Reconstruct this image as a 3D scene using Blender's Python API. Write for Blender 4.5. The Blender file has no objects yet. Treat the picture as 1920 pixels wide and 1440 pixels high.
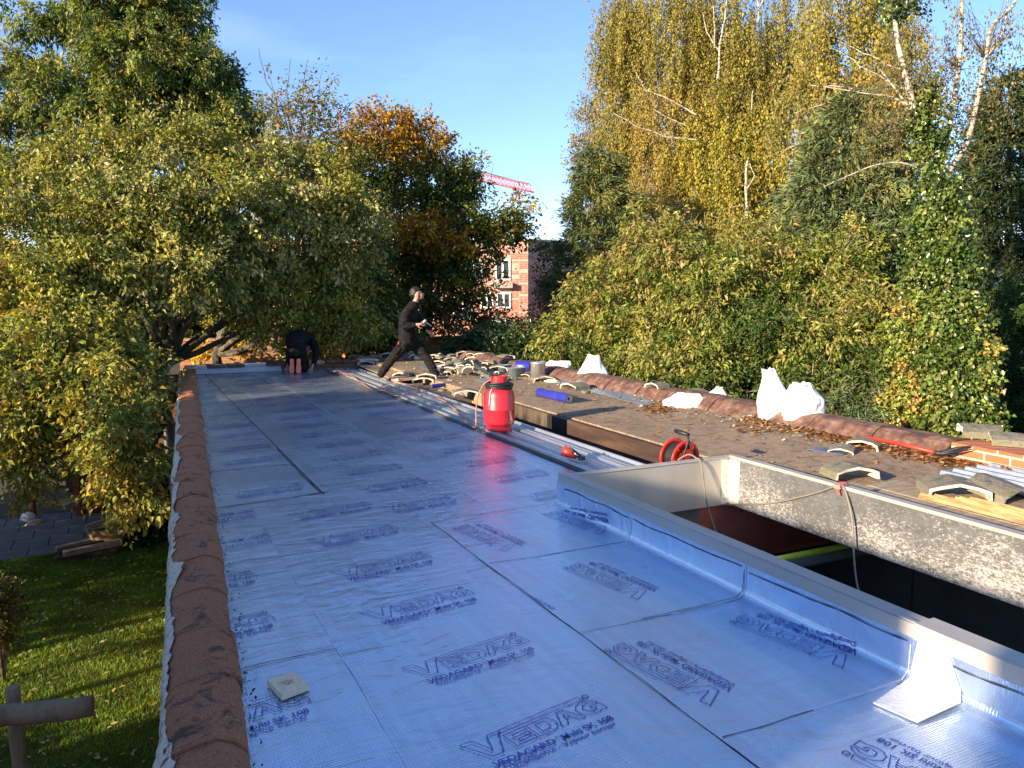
import bpy, bmesh, math, random
import numpy as np
from mathutils import Vector, Matrix, noise
sc = bpy.context.scene
COL = sc.collection
R = math.radians
random.seed(7)
RNG = np.random.default_rng(11)

# ------------------------------------------------------------ camera
F, CX, CY, CAMH = 1500.0, 960.0, 720.0, 1.6
PITCH = math.atan(180 / 1500.0); YAW = R(26.0)
cam_d = bpy.data.cameras.new('camera'); cam = bpy.data.objects.new('camera', cam_d); COL.objects.link(cam)
cam.location = (0, 0, CAMH); cam.rotation_euler = (R(90) - PITCH, 0, -YAW)
cam_d.sensor_width = 36; cam_d.lens = F / 1920 * 36; cam_d.clip_start = 0.05; cam_d.clip_end = 3000
sc.camera = cam
# ------------------------------------------------------------ light
SUN_EL = R(15.3); SUN_AZ = R(255.0)          # where the sun stands, clockwise from +Y
sc.view_settings.view_transform = 'Standard'; sc.view_settings.look = 'None'
sc.view_settings.gamma = 1; sc.view_settings.use_curve_mapping = False
sc.view_settings.exposure = 1.38
w = bpy.data.worlds.new("World"); sc.world = w; w.use_nodes = True
nt = w.node_tree; nt.nodes.clear()
sky = nt.nodes.new('ShaderNodeTexSky'); sky.sky_type = 'NISHITA'; sky.sun_disc = False
sky.sun_elevation = SUN_EL; sky.sun_rotation = SUN_AZ; sky.air_density = 1.0; sky.dust_density = 0.1; sky.ozone_density = 3.5; sky.altitude = 300
bg = nt.nodes.new('ShaderNodeBackground'); bg.inputs[1].default_value = 0.12
wo = nt.nodes.new('ShaderNodeOutputWorld')
# faint cirrus streaks
tc = nt.nodes.new('ShaderNodeTexCoord'); mp = nt.nodes.new('ShaderNodeMapping')
mp.inputs['Scale'].default_value = (1.5, 1.5, 7.0); mp.inputs['Rotation'].default_value = (0.15, 0.1, 0.3)
nz = nt.nodes.new('ShaderNodeTexNoise'); nz.inputs['Scale'].default_value = 1.3; nz.inputs['Detail'].default_value = 5; nz.inputs['Roughness'].default_value = 0.55
rp = nt.nodes.new('ShaderNodeValToRGB'); rp.color_ramp.elements[0].position = 0.5; rp.color_ramp.elements[1].position = 0.85
rp.color_ramp.elements[1].color = (0.35, 0.35, 0.35, 1)
mx = nt.nodes.new('ShaderNodeMixRGB'); mx.inputs[2].default_value = (4.2, 4.9, 5.8, 1)
nt.links.new(tc.outputs['Generated'], mp.inputs[0]); nt.links.new(mp.outputs[0], nz.inputs['Vector'])
nt.links.new(nz.outputs['Fac'], rp.inputs[0]); nt.links.new(rp.outputs[0], mx.inputs[0])
tn = nt.nodes.new('ShaderNodeMixRGB'); tn.blend_type = 'MULTIPLY'; tn.inputs[0].default_value = 1; tn.inputs[2].default_value = (.88, .85, .98, 1)
nt.links.new(sky.outputs[0], tn.inputs[1]); nt.links.new(tn.outputs[0], mx.inputs[1]); nt.links.new(mx.outputs[0], bg.inputs[0]); nt.links.new(bg.outputs[0], wo.inputs[0])
sl = bpy.data.lights.new('sun', 'SUN'); sl.energy = 5.0; sl.angle = R(0.53); sl.color = (1.0, 0.80, 0.56)
so = bpy.data.objects.new('sun', sl); COL.objects.link(so); so.location = (-20, -5, 10)
trav = Vector((-math.sin(SUN_AZ) * math.cos(SUN_EL), -math.cos(SUN_AZ) * math.cos(SUN_EL), -math.sin(SUN_EL)))
so.rotation_euler = trav.to_track_quat('-Z', 'Y').to_euler()

# ------------------------------------------------------------ pixel helpers: world points from the survey of the photo
def _ray(px, py):
    a = (px - CX) / F; b = (CY - py) / F
    fw = math.cos(PITCH) + b * math.sin(PITCH); up = -math.sin(PITCH) + b * math.cos(PITCH)
    return Vector((fw * math.sin(YAW) + a * math.cos(YAW), fw * math.cos(YAW) - a * math.sin(YAW), up))
def G(px, py, z=0.0):
    r = _ray(px, py); t = (z - CAMH) / r.z
    return Vector((r.x * t, r.y * t, z))
def P3(px, py, d):
    r = _ray(px, py); return Vector((0, 0, CAMH)) + r * d
UR = Vector((math.cos(YAW), -math.sin(YAW), 0)); UF = Vector((math.sin(YAW), math.cos(YAW), 0)); UZ = Vector((0, 0, 1))

# ------------------------------------------------------------ tagging
def tag(o, label=None, cat=None, group=None, kind=None):
    if label: o['label'] = label
    if cat: o['category'] = cat
    if group: o['group'] = group
    if kind: o['kind'] = kind
    return o
def thing(name, label, cat, loc=(0, 0, 0), rz=0, group=None):
    o = bpy.data.objects.new(name, None); COL.objects.link(o); o.empty_display_size = 0.1
    o.location = loc; o.rotation_euler = (0, 0, rz)
    return tag(o, label, cat, group)
def copy_tree(o, parent=None):
    c = o.copy(); COL.objects.link(c); c.parent = parent
    for ch in list(o.children): copy_tree(ch, c)
    return c

class MB:
    """collects shapes, then links them as ONE mesh object"""
    def __init__(s): s.v = []; s.f = []; s.sm = []
    def add(s, vs, fs, M=None, smooth=False):
        n = len(s.v)
        s.v += [tuple(M @ Vector(p)) if M is not None else tuple(p) for p in vs]
        s.f += [tuple(i + n for i in f) for f in fs]; s.sm += [smooth] * len(fs); return s
    def box(s, c, d, M=None, bev=0.0):
        x, y, z = d[0] / 2, d[1] / 2, d[2] / 2
        if bev <= 0:
            vs = [(c[0] + i * x, c[1] + j * y, c[2] + k * z) for k in (-1, 1) for j in (-1, 1) for i in (-1, 1)]
            return s.add(vs, [(0, 2, 3, 1), (4, 5, 7, 6), (0, 1, 5, 4), (2, 6, 7, 3), (0, 4, 6, 2), (1, 3, 7, 5)], M)
        b = min(bev, x * .9, y * .9, z * .9)
        bm = bmesh.new(); bmesh.ops.create_cube(bm, size=1)
        for v in bm.verts: v.co = Vector((c[0] + v.co.x * d[0], c[1] + v.co.y * d[1], c[2] + v.co.z * d[2]))
        bmesh.ops.bevel(bm, geom=bm.edges[:], offset=b, segments=1, affect='EDGES')
        bm.verts.index_update()
        s.add([v.co[:] for v in bm.verts], [tuple(v.index for v in f.verts) for f in bm.faces], M); bm.free(); return s
    def b6(s, x0, x1, y0, y1, z0, z1, bev=0, M=None):
        return s.box(((x0 + x1) / 2, (y0 + y1) / 2, (z0 + z1) / 2), (x1 - x0, y1 - y0, z1 - z0), M, bev)
    def tube(s, pts, rad, n=8, cap=True, M=None, smooth=True):
        pts = [Vector(p) for p in pts]; k = len(pts)
        rr = rad if isinstance(rad, (list, tuple)) else [rad] * k
        vs = []; fs = []; up = Vector((0.03, 0.01, 1)); prev = None
        for i, p in enumerate(pts):
            t = (pts[min(i + 1, k - 1)] - pts[max(i - 1, 0)])
            if t.length < 1e-9: t = Vector((0, 0, 1))
            t.normalize()
            a = t.cross(up if abs(t.z) < .98 else Vector((1, 0, 0))) if prev is None else (prev - t * prev.dot(t))
            if a.length < 1e-6: a = t.orthogonal()
            a.normalize(); prev = a; b = t.cross(a)
            for j in range(n):
                q = 2 * math.pi * j / n; vs.append(p + (a * math.cos(q) + b * math.sin(q)) * rr[i])
        for i in range(k - 1):
            for j in range(n):
                fs.append((i * n + j, i * n + (j + 1) % n, (i + 1) * n + (j + 1) % n, (i + 1) * n + j))
        s.add(vs, fs, M, smooth)
        if cap:
            s.add(vs[:n], [tuple(range(n))[::-1]], M); s.add(vs[-n:], [tuple(range(n))], M)
        return s
    def lathe(s, prof, n=24, M=None, smooth=True, wob=None):
        vs = []; fs = []; m = len(prof)
        for i, (r, z) in enumerate(prof):
            for j in range(n):
                q = 2 * math.pi * j / n; rr = r * (wob(q, z) if wob else 1)
                vs.append((rr * math.cos(q), rr * math.sin(q), z))
        for i in range(m - 1):
            for j in range(n): fs.append((i * n + j, i * n + (j + 1) % n, (i + 1) * n + (j + 1) % n, (i + 1) * n + j))
        s.add(vs, fs, M, smooth)
        if prof[0][0] > 1e-4: s.add(vs[:n], [tuple(range(n))[::-1]], M)
        if prof[-1][0] > 1e-4: s.add(vs[-n:], [tuple(range(n))], M)
        return s
    def prism(s, sect, p0, p1, up=(0, 0, 1), jit=0.0, nseg=1, seed=0, cap=True):
        """sect: closed list of (side, up) swept from p0 to p1"""
        p0 = Vector(p0); p1 = Vector(p1); d = (p1 - p0).normalized(); side = d.cross(Vector(up)).normalized(); u2 = side.cross(d)
        rnd = random.Random(seed); n = len(sect); vs = []; fs = []
        for i in range(nseg + 1):
            c = p0.lerp(p1, i / nseg)
            for a, b in sect: vs.append(c + side * (a + rnd.uniform(-jit, jit)) + u2 * (b + rnd.uniform(-jit, jit)))
        for i in range(nseg):
            for j in range(n): fs.append((i * n + j, (i + 1) * n + j, (i + 1) * n + (j + 1) % n, i * n + (j + 1) % n))
        s.add(vs, fs)
        if cap: s.add(vs[:n], [tuple(range(n))]); s.add(vs[-n:], [tuple(range(n))[::-1]])
        return s
    def build(s, name, mat, parent=None, world=False):
        me = bpy.data.meshes.new(name); vs = s.v
        if world and parent is not None:
            M = parent_world(parent).inverted(); vs = [tuple(M @ Vector(v)) for v in vs]
        me.from_pydata(vs, [], s.f); me.validate()
        if len(me.polygons) == len(s.sm): me.polygons.foreach_set('use_smooth', s.sm)
        bm = bmesh.new(); bm.from_mesh(me)
        bmesh.ops.remove_doubles(bm, verts=bm.verts, dist=1e-5)
        bmesh.ops.recalc_face_normals(bm, faces=bm.faces); bm.to_mesh(me); bm.free()
        if mat: me.materials.append(mat)
        o = bpy.data.objects.new(name, me); COL.objects.link(o)
        if parent is not None: o.parent = parent
        return o
def parent_world(p):
    M = Matrix.LocRotScale(p.location, p.rotation_euler, p.scale)
    return (parent_world(p.parent) @ M) if p.parent else M
def raw(name, V, Fc, mat, parent=None, col=None, smooth=False):
    """fast numpy mesh; Fc (n,k) faces"""
    me = bpy.data.meshes.new(name); V = np.asarray(V, np.float32); Fc = np.asarray(Fc, np.int32)
    n, k = Fc.shape
    me.vertices.add(len(V)); me.vertices.foreach_set('co', V.ravel())
    me.loops.add(n * k); me.loops.foreach_set('vertex_index', Fc.ravel())
    me.polygons.add(n); me.polygons.foreach_set('loop_start', np.arange(0, n * k, k, dtype=np.int32))
    me.update(calc_edges=True)
    if col is not None:
        a = me.color_attributes.new('Col', 'FLOAT_COLOR', 'POINT')
        c = np.ones((len(V), 4), np.float32); c[:, :3] = col; a.data.foreach_set('color', c.ravel())
    if smooth: me.polygons.foreach_set('use_smooth', [True] * n)
    if mat: me.materials.append(mat)
    o = bpy.data.objects.new(name, me); COL.objects.link(o)
    if parent is not None:
        o.parent = parent
        o.matrix_parent_inverse = Matrix.Identity(4)
        M = parent_world(parent).inverted()
        me.transform(M)
    return o

# ------------------------------------------------------------ materials
def newmat(name):
    m = bpy.data.materials.new(name); m.use_nodes = True; t = m.node_tree; t.nodes.clear()
    o = t.nodes.new('ShaderNodeOutputMaterial'); p = t.nodes.new('ShaderNodeBsdfPrincipled'); t.links.new(p.outputs[0], o.inputs[0])
    return m, t, p, o
def N(t, ty, **kw):
    n = t.nodes.new(ty)
    for k, v in kw.items():
        if k in n.inputs: n.inputs[k].default_value = v
        else: setattr(n, k, v)
    return n
def tex(t, scale, detail=4, rough=.6, stretch=(1, 1, 1), dist=0.0):
    c = N(t, 'ShaderNodeTexCoord'); m = N(t, 'ShaderNodeMapping', Scale=stretch)
    n = N(t, 'ShaderNodeTexNoise', Scale=scale, Detail=detail, Roughness=rough, Distortion=dist)
    t.links.new(c.outputs['Object'], m.inputs[0]); t.links.new(m.outputs[0], n.inputs['Vector']); return n
def ramp(t, src, stops):
    r = N(t, 'ShaderNodeValToRGB'); e = r.color_ramp.elements
    while len(e) < len(stops): e.new(.5)
    for i, (p, c) in enumerate(stops):
        e[i].position = p; e[i].color = (*c, 1) if len(c) == 3 else c
    t.links.new(src, r.inputs[0]); return r
def mixc(t, fac, a, b, bt='MIX'):
    m = N(t, 'ShaderNodeMixRGB', blend_type=bt)
    for i, x in ((0, fac), (1, a), (2, b)):
        if isinstance(x, (int, float)): m.inputs[i].default_value = x
        elif isinstance(x, tuple): m.inputs[i].default_value = (*x, 1) if len(x) == 3 else x
        else: t.links.new(x, m.inputs[i])
    return m
def bump(t, p, src, strength=.4, dist=.01, prev=None):
    b = N(t, 'ShaderNodeBump', Strength=strength, Distance=dist); t.links.new(src, b.inputs['Height'])
    if prev is not None: t.links.new(prev.outputs[0], b.inputs['Normal'])
    t.links.new(b.outputs[0], p.inputs['Normal']); return b
def pbr(name, c1, c2=None, c3=None, scale=8, rough=.7, metal=0.0, bmp=.3, bscale=40, bdist=.006, stretch=(1, 1, 1), spec=.5, mid=(.35, .65), coat=0, detail=5):
    m, t, p, o = newmat(name); c2 = c2 or tuple(x * .8 for x in c1)
    n = tex(t, scale, detail, .62, stretch)
    st = [(mid[0], c1), (mid[1], c2)] if c3 is None else [(mid[0], c1), ((mid[0] + mid[1]) / 2, c2), (mid[1], c3)]
    r = ramp(t, n.outputs['Fac'], st); t.links.new(r.outputs[0], p.inputs['Base Color'])
    p.inputs['Roughness'].default_value = rough; p.inputs['Metallic'].default_value = metal; p.inputs['Specular IOR Level'].default_value = spec
    p.inputs['Coat Weight'].default_value = coat
    if bmp > 0:
        b = tex(t, bscale, 4, .6, stretch); bump(t, p, b.outputs['Fac'], bmp, bdist)
    return m
# ============================================================ materials of the roof
def foil_mat():
    m, t, p, o = newmat('vapour_barrier_foil')
    c = N(t, 'ShaderNodeTexCoord'); L = t.links.new
    # fine reinforcing grid, 12 mm mesh, carried in the sheet
    sx = N(t, 'ShaderNodeSeparateXYZ'); L(c.outputs['Object'], sx.inputs[0])
    hs = []
    for ax, per in ((0, .0125), (1, .0125), (2, .0125)):
        d = N(t, 'ShaderNodeMath', operation='DIVIDE'); L(sx.outputs[ax], d.inputs[0]); d.inputs[1].default_value = per
        f = N(t, 'ShaderNodeMath', operation='FRACT'); L(d.outputs[0], f.inputs[0])
        g = N(t, 'ShaderNodeMath', operation='PINGPONG'); L(d.outputs[0], g.inputs[0]); g.inputs[1].default_value = .5
        q = N(t, 'ShaderNodeMapRange'); L(g.outputs[0], q.inputs[0])
        q.inputs[1].default_value = .0; q.inputs[2].default_value = .16; q.inputs[3].default_value = 1; q.inputs[4].default_value = 0
        hs.append(q)
    a = N(t, 'ShaderNodeMath', operation='MAXIMUM'); L(hs[0].outputs[0], a.inputs[0]); L(hs[1].outputs[0], a.inputs[1])
    big = tex(t, 1.1, 4, .55, (1, 1, 1)); strk = tex(t, 3.0, 3, .5, (5, .35, 1)); strk2 = tex(t, 3.0, 3, .5, (.35, 5, 1))
    base = ramp(t, big.outputs['Fac'], [(.3, (.62, .78, .98)), (.7, (.76, .88, 1.0))])
    st = ramp(t, strk.outputs['Fac'], [(.35, (.72, .74, .8)), (.65, (1, 1, 1))])
    b1 = mixc(t, .45, base.outputs[0], st.outputs[0], 'MULTIPLY')
    gm = N(t, 'ShaderNodeMath', operation='MULTIPLY'); L(a.outputs[0], gm.inputs[0]); gm.inputs[1].default_value = .42
    b2 = mixc(t, gm.outputs[0], b1.outputs[0], (.26, .36, .55))
    spots = tex(t, 22, 5, .75); sr = ramp(t, spots.outputs['Fac'], [(.66, (0, 0, 0)), (.74, (1, 1, 1))])
    sm = N(t, 'ShaderNodeMath', operation='MULTIPLY'); L(sr.outputs[0], sm.inputs[0]); sm.inputs[1].default_value = .3
    dn = tex(t, 2.6, 5, .7, (1, .6, 1), 1.0); dr_ = ramp(t, dn.outputs['Fac'], [(.52, (0, 0, 0)), (.72, (.32, .32, .32))]); b25 = mixc(t, dr_.outputs[0], b2.outputs[0], (.50, .49, .50)); b3 = mixc(t, sm.outputs[0], b25.outputs[0], (.62, .58, .6)); L(b3.outputs[0], p.inputs['Base Color'])
    p.inputs['Metallic'].default_value = .84
    rr = N(t, 'ShaderNodeMapRange'); L(big.outputs['Fac'], rr.inputs[0]); rr.inputs[1].default_value = .3; rr.inputs[2].default_value = .7
    rr.inputs[3].default_value = .22; rr.inputs[4].default_value = .34; L(rr.outputs[0], p.inputs['Roughness'])
    # crinkles
    n1 = tex(t, 2.2, 3, .5, (1, 2.6, 1), 1.4); n2 = tex(t, 9, 3, .55, (.5, 3.2, 1), .8); n3 = tex(t, 60, 2, .5)
    x = N(t, 'ShaderNodeBump', Strength=.20, Distance=.05); L(n1.outputs['Fac'], x.inputs['Height'])
    y = N(t, 'ShaderNodeBump', Strength=.12, Distance=.010); L(n2.outputs['Fac'], y.inputs['Height']); L(x.outputs[0], y.inputs['Normal'])
    z = N(t, 'ShaderNodeBump', Strength=.35, Distance=.002); L(a.outputs[0], z.inputs['Height']); L(y.outputs[0], z.inputs['Normal'])
    L(z.outputs[0], p.inputs['Normal'])
    return m
FOIL = foil_mat()
BRIGHT = pbr('bright_foil_edge', (.85, .87, .90), (.68, .72, .80), scale=30, rough=.42, metal=.35, bmp=.6, bscale=60)
BITUMEN = pbr('bitumen', (.012, .012, .014), (.035, .033, .032), scale=40, rough=.6, bmp=.5)
INK = pbr('blue_ink', (.035, .065, .36), (.05, .085, .44), scale=50, rough=.32, metal=.55, bmp=0)
ZINC = pbr('zinc_sheet', (.46, .51, .56), (.62, .67, .72), scale=3.5, rough=.38, metal=.75, bmp=.15, bscale=6, bdist=.01, stretch=(3, .4, 1))
ZINC2 = pbr('galvanised_flashing', (.30, .36, .42), (.46, .52, .58), scale=9, rough=.42, metal=.6, bmp=.25, bscale=9)
ALU = pbr('brushed_aluminium', (.42, .395, .355), (.52, .49, .44), scale=5, rough=.45, metal=.25, bmp=.06, bscale=120, stretch=(1, .15, 1))
def alu_worn():
    m, t, p, o = newmat('corroded_aluminium'); L = t.links.new
    zone = tex(t, 1.5, 3, .55); f = tex(t, 75, 6, .85, (1, .5, 1), .3); f2 = tex(t, 11, 5, .75)
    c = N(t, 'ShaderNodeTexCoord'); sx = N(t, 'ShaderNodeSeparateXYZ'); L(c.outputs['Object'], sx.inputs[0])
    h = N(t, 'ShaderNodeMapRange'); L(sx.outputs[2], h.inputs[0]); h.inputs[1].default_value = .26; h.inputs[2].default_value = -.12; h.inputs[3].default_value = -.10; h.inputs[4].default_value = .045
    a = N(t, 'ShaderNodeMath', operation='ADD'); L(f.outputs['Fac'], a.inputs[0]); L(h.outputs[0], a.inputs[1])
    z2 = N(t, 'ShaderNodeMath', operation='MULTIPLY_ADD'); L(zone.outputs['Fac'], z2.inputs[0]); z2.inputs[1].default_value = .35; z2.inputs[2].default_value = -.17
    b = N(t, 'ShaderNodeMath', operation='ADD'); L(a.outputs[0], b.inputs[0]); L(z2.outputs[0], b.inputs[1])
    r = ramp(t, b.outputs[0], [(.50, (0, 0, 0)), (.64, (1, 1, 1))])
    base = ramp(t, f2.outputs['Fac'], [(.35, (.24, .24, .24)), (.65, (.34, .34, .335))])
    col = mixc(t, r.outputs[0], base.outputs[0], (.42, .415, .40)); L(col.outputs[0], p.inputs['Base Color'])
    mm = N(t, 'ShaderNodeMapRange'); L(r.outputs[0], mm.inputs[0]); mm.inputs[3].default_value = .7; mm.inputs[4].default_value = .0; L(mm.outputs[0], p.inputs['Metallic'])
    rr = N(t, 'ShaderNodeMapRange'); L(r.outputs[0], rr.inputs[0]); rr.inputs[3].default_value = .38; rr.inputs[4].default_value = .85; L(rr.outputs[0], p.inputs['Roughness'])
    return m
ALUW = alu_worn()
def coping_mat():
    m, t, p, o = newmat('weathered_red_concrete'); L = t.links.new
    g = tex(t, 150, 3, .85); n1 = tex(t, 6.5, 7, .78, dist=.8); n2 = tex(t, 7, 6, .75, dist=.6); n3 = tex(t, 26, 4, .8)
    base = ramp(t, g.outputs['Fac'], [(.3, (.36, .10, .035)), (.50, (.64, .23, .095)), (.70, (.76, .43, .24))])
    dark = ramp(t, n1.outputs['Fac'], [(.53, (0, 0, 0)), (.62, (1, 1, 1))])
    dk = N(t, 'ShaderNodeMath', operation='MULTIPLY'); L(dark.outputs[0], dk.inputs[0]); dk.inputs[1].default_value = .82
    a = mixc(t, dk.outputs[0], base.outputs[0], (.055, .042, .030))
    moss = ramp(t, n2.outputs['Fac'], [(.60, (0, 0, 0)), (.67, (1, 1, 1))])
    mk = N(t, 'ShaderNodeMath', operation='MULTIPLY'); L(moss.outputs[0], mk.inputs[0]); mk.inputs[1].default_value = .7
    b = mixc(t, mk.outputs[0], a.outputs[0], (.05, .05, .028))
    sp = ramp(t, n3.outputs['Fac'], [(.72, (0, 0, 0)), (.76, (1, 1, 1))])
    c = mixc(t, sp.outputs[0], b.outputs[0], (.42, .36, .28)); L(c.outputs[0], p.inputs['Base Color'])
    p.inputs['Roughness'].default_value = .9
    b1 = N(t, 'ShaderNodeBump', Strength=1.0, Distance=.02); L(g.outputs['Fac'], b1.inputs['Height'])
    b2 = N(t, 'ShaderNodeBump', Strength=.7, Distance=.02); L(n2.outputs['Fac'], b2.inputs['Height']); L(b1.outputs[0], b2.inputs['Normal']); L(b2.outputs[0], p.inputs['Normal'])
    return m
COPING = coping_mat()
COPING2 = pbr('red_brown_tile', (.060, .032, .022), (.135, .068, .048), (.22, .14, .10), scale=9, rough=.75, bmp=.4, bscale=50)
MORTAR = pbr('mortar', (.50, .42, .32), (.66, .57, .44), (.24, .19, .14), scale=26, rough=.95, bmp=.9, bscale=35, bdist=.015)
OLDWOOD = pbr('weathered_boards', (.17, .125, .08), (.33, .26, .165), (.44, .36, .25), scale=4, rough=.9, bmp=.6, bscale=14, bdist=.006, stretch=(1, 9, 1), mid=(.3, .7))
FRESH = pbr('split_pine', (.38, .17, .055), (.50, .31, .14), (.26, .13, .055), scale=5, rough=.75, bmp=.7, bscale=14, stretch=(9, 1, 1), mid=(.35, .65))
BEAMW = pbr('stained_beam', (.020, .011, .008), (.050, .024, .016), (.085, .050, .033), scale=5, rough=.75, bmp=.4, bscale=30, stretch=(1, .3, 2), mid=(.3, .72))
BEAML = pbr('grey_beam_end', (.055, .040, .028), (.12, .088, .060), scale=8, rough=.9, bmp=.5, stretch=(1, 1, .3))
BLACK = pbr('black_rubber', (.010, .010, .011), (.022, .021, .021), scale=20, rough=.5, bmp=.1)
DARKROOM = pbr('dark_panels', (.10, .095, .088), (.13, .12, .11), scale=3, rough=.85, bmp=.05)
def olddeck_mat():
    m, t, p, o = newmat('old_felt_deck'); L = t.links.new
    a = tex(t, 1.2, 5, .65); f = tex(t, 26, 6, .75, (3.2, .8, 1)); r2 = tex(t, 3.5, 5, .7); gr = tex(t, 9, 4, .6)
    base = ramp(t, a.outputs['Fac'], [(.3, (.19, .125, .075)), (.55, (.29, .205, .125)), (.75, (.20, .145, .095))])
    fl = ramp(t, f.outputs['Fac'], [(.54, (0, 0, 0)), (.64, (1, 1, 1))])
    c1 = mixc(t, fl.outputs[0], base.outputs[0], (.52, .43, .31))
    dk = ramp(t, gr.outputs['Fac'], [(.38, (1, 1, 1)), (.5, (0, 0, 0))]); dkm = N(t, 'ShaderNodeMath', operation='MULTIPLY'); L(dk.outputs[0], dkm.inputs[0]); dkm.inputs[1].default_value = .5
    c2 = mixc(t, dkm.outputs[0], c1.outputs[0], (.09, .068, .05))
    rs = ramp(t, r2.outputs['Fac'], [(.54, (0, 0, 0)), (.66, (1, 1, 1))])
    cc = N(t, 'ShaderNodeTexCoord'); sx = N(t, 'ShaderNodeSeparateXYZ'); L(cc.outputs['Object'], sx.inputs[0])
    gx = N(t, 'ShaderNodeMapRange'); L(sx.outputs[0], gx.inputs[0]); gx.inputs[1].default_value = 5.2; gx.inputs[2].default_value = 6.3; gx.inputs[3].default_value = .08; gx.inputs[4].default_value = .8
    rm = N(t, 'ShaderNodeMath', operation='MULTIPLY'); L(rs.outputs[0], rm.inputs[0]); L(gx.outputs[0], rm.inputs[1])
    c3 = mixc(t, rm.outputs[0], c2.outputs[0], (.32, .13, .06))
    ms = ramp(t, r2.outputs['Fac'], [(.36, (1, 1, 1)), (.45, (0, 0, 0))]); mg = N(t, 'ShaderNodeMapRange'); L(sx.outputs[1], mg.inputs[0])
    mg.inputs[1].default_value = 7.5; mg.inputs[2].default_value = 10; mg.inputs[3].default_value = 0; mg.inputs[4].default_value = .8
    mm = N(t, 'ShaderNodeMath', operation='MULTIPLY'); L(ms.outputs[0], mm.inputs[0]); L(mg.outputs[0], mm.inputs[1])
    c4 = mixc(t, mm.outputs[0], c3.outputs[0], (.20, .18, .045)); L(c4.outputs[0], p.inputs['Base Color'])
    p.inputs['Roughness'].default_value = .92; bump(t, p, f.outputs['Fac'], .8, .012)
    return m
OLDDECK = olddeck_mat()
def brick_mat(name, a, b, mort, bw=.22, bh=.075, m_=.01, patch=None, both=True):
    m, t, p, o = newmat(name); L = t.links.new
    c = N(t, 'ShaderNodeTexCoord'); s = N(t, 'ShaderNodeSeparateXYZ'); L(c.outputs['Object'], s.inputs[0])
    ad = N(t, 'ShaderNodeMath', operation='ADD'); L(s.outputs[0], ad.inputs[0]); L(s.outputs[1], ad.inputs[1])
    cb = N(t, 'ShaderNodeCombineXYZ'); L(ad.outputs[0], cb.inputs[0]); L(s.outputs[2], cb.inputs[1])
    k = N(t, 'ShaderNodeTexBrick', Scale=1.0); L(cb.outputs[0], k.inputs['Vector'])
    k.inputs['Color1'].default_value = (*a, 1); k.inputs['Color2'].default_value = (*b, 1); k.inputs['Mortar'].default_value = (*mort, 1)
    k.inputs['Brick Width'].default_value = bw; k.inputs['Row Height'].default_value = bh; k.inputs['Mortar Size'].default_value = m_; k.inputs['Mortar Smooth'].default_value = .2
    k.inputs['Bias'].default_value = 0
    src = k.outputs['Color']
    if patch:
        # whitish facing bricks scattered among the red ones
        n = N(t, 'ShaderNodeTexWhiteNoise', noise_dimensions='2D')
        d1 = N(t, 'ShaderNodeVectorMath', operation='DIVIDE'); L(cb.outputs[0], d1.inputs[0]); d1.inputs[1].default_value = (bw, bh, 1)
        fl = N(t, 'ShaderNodeVectorMath', operation='FLOOR'); L(d1.outputs[0], fl.inputs[0]); L(fl.outputs[0], n.inputs['Vector'])
        gz = N(t, 'ShaderNodeMapRange'); L(s.outputs[2], gz.inputs[0]); gz.inputs[1].default_value = patch[1]; gz.inputs[2].default_value = patch[2]; gz.inputs[3].default_value = patch[3]; gz.inputs[4].default_value = patch[4]
        lt = N(t, 'ShaderNodeMath', operation='LESS_THAN'); L(n.outputs['Value'], lt.inputs[0]); L(gz.outputs[0], lt.inputs[1])
        mm = mixc(t, lt.outputs[0], src, patch[0]); src = mm.outputs[0]
    nn = tex(t, 3, 5, .7); rr = ramp(t, nn.outputs['Fac'], [(.3, (.72, .72, .72)), (.7, (1.05, 1.05, 1.05))])
    fin = mixc(t, 1.0, src, rr.outputs[0], 'MULTIPLY'); L(fin.outputs[0], p.inputs['Base Color'])
    p.inputs['Roughness'].default_value = .88
    iv = N(t, 'ShaderNodeMath', operation='SUBTRACT'); iv.inputs[0].default_value = 1; L(k.outputs['Fac'], iv.inputs[1]); bump(t, p, iv.outputs[0], .6, .008)
    return m
BRICK = brick_mat('orange_brick', (.42, .12, .05), (.52, .17, .075), (.55, .47, .36))
BRICKO = brick_mat('old_brown_brick', (.22, .085, .045), (.30, .12, .06), (.25, .2, .15))

# ============================================================ ground
lawn_m = pbr('lawn_soil', (.022, .040, .007), (.040, .068, .010), (.055, .080, .014), scale=5, rough=1, bmp=.8, bscale=60, bdist=.03)
GZ = -2.6
soil = MB(); soil.add([(-600, -600, GZ - .03), (600, -600, GZ - .03), (600, 600, GZ - .03), (-600, 600, GZ - .03)], [(0, 1, 2, 3)])
tag(soil.build('ground', pbr('garden_soil', (.030, .026, .014), (.055, .045, .024), (.035, .045, .015), scale=.6, rough=1, bmp=.6, bscale=6, bdist=.05)), kind='structure')
PX1 = lambda Y: .31 + (Y - 2.64) * .0665           # inner line of the left parapet
lawn = MB(); nx, ny = 24, 40; vv = []; ff = []
for j in range(ny + 1):
    for i in range(nx + 1):
        y = 3 + 11.2 * j / ny; x1 = PX1(y) - .3; x = -5 + (x1 + 5) * i / nx
        vv.append((x, y, GZ + .02 * noise.noise(Vector((x * .8, y * .8, 0)))))
for j in range(ny):
    for i in range(nx): ff.append((j * (nx + 1) + i, j * (nx + 1) + i + 1, (j + 1) * (nx + 1) + i + 1, (j + 1) * (nx + 1) + i))
lawn.add(vv, ff); tag(lawn.build('lawn', lawn_m), kind='structure')
pav = MB()
PAVE = pbr('paving_slabs', (.085, .085, .09), (.13, .13, .135), scale=3, rough=.85, bmp=.4)
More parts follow.
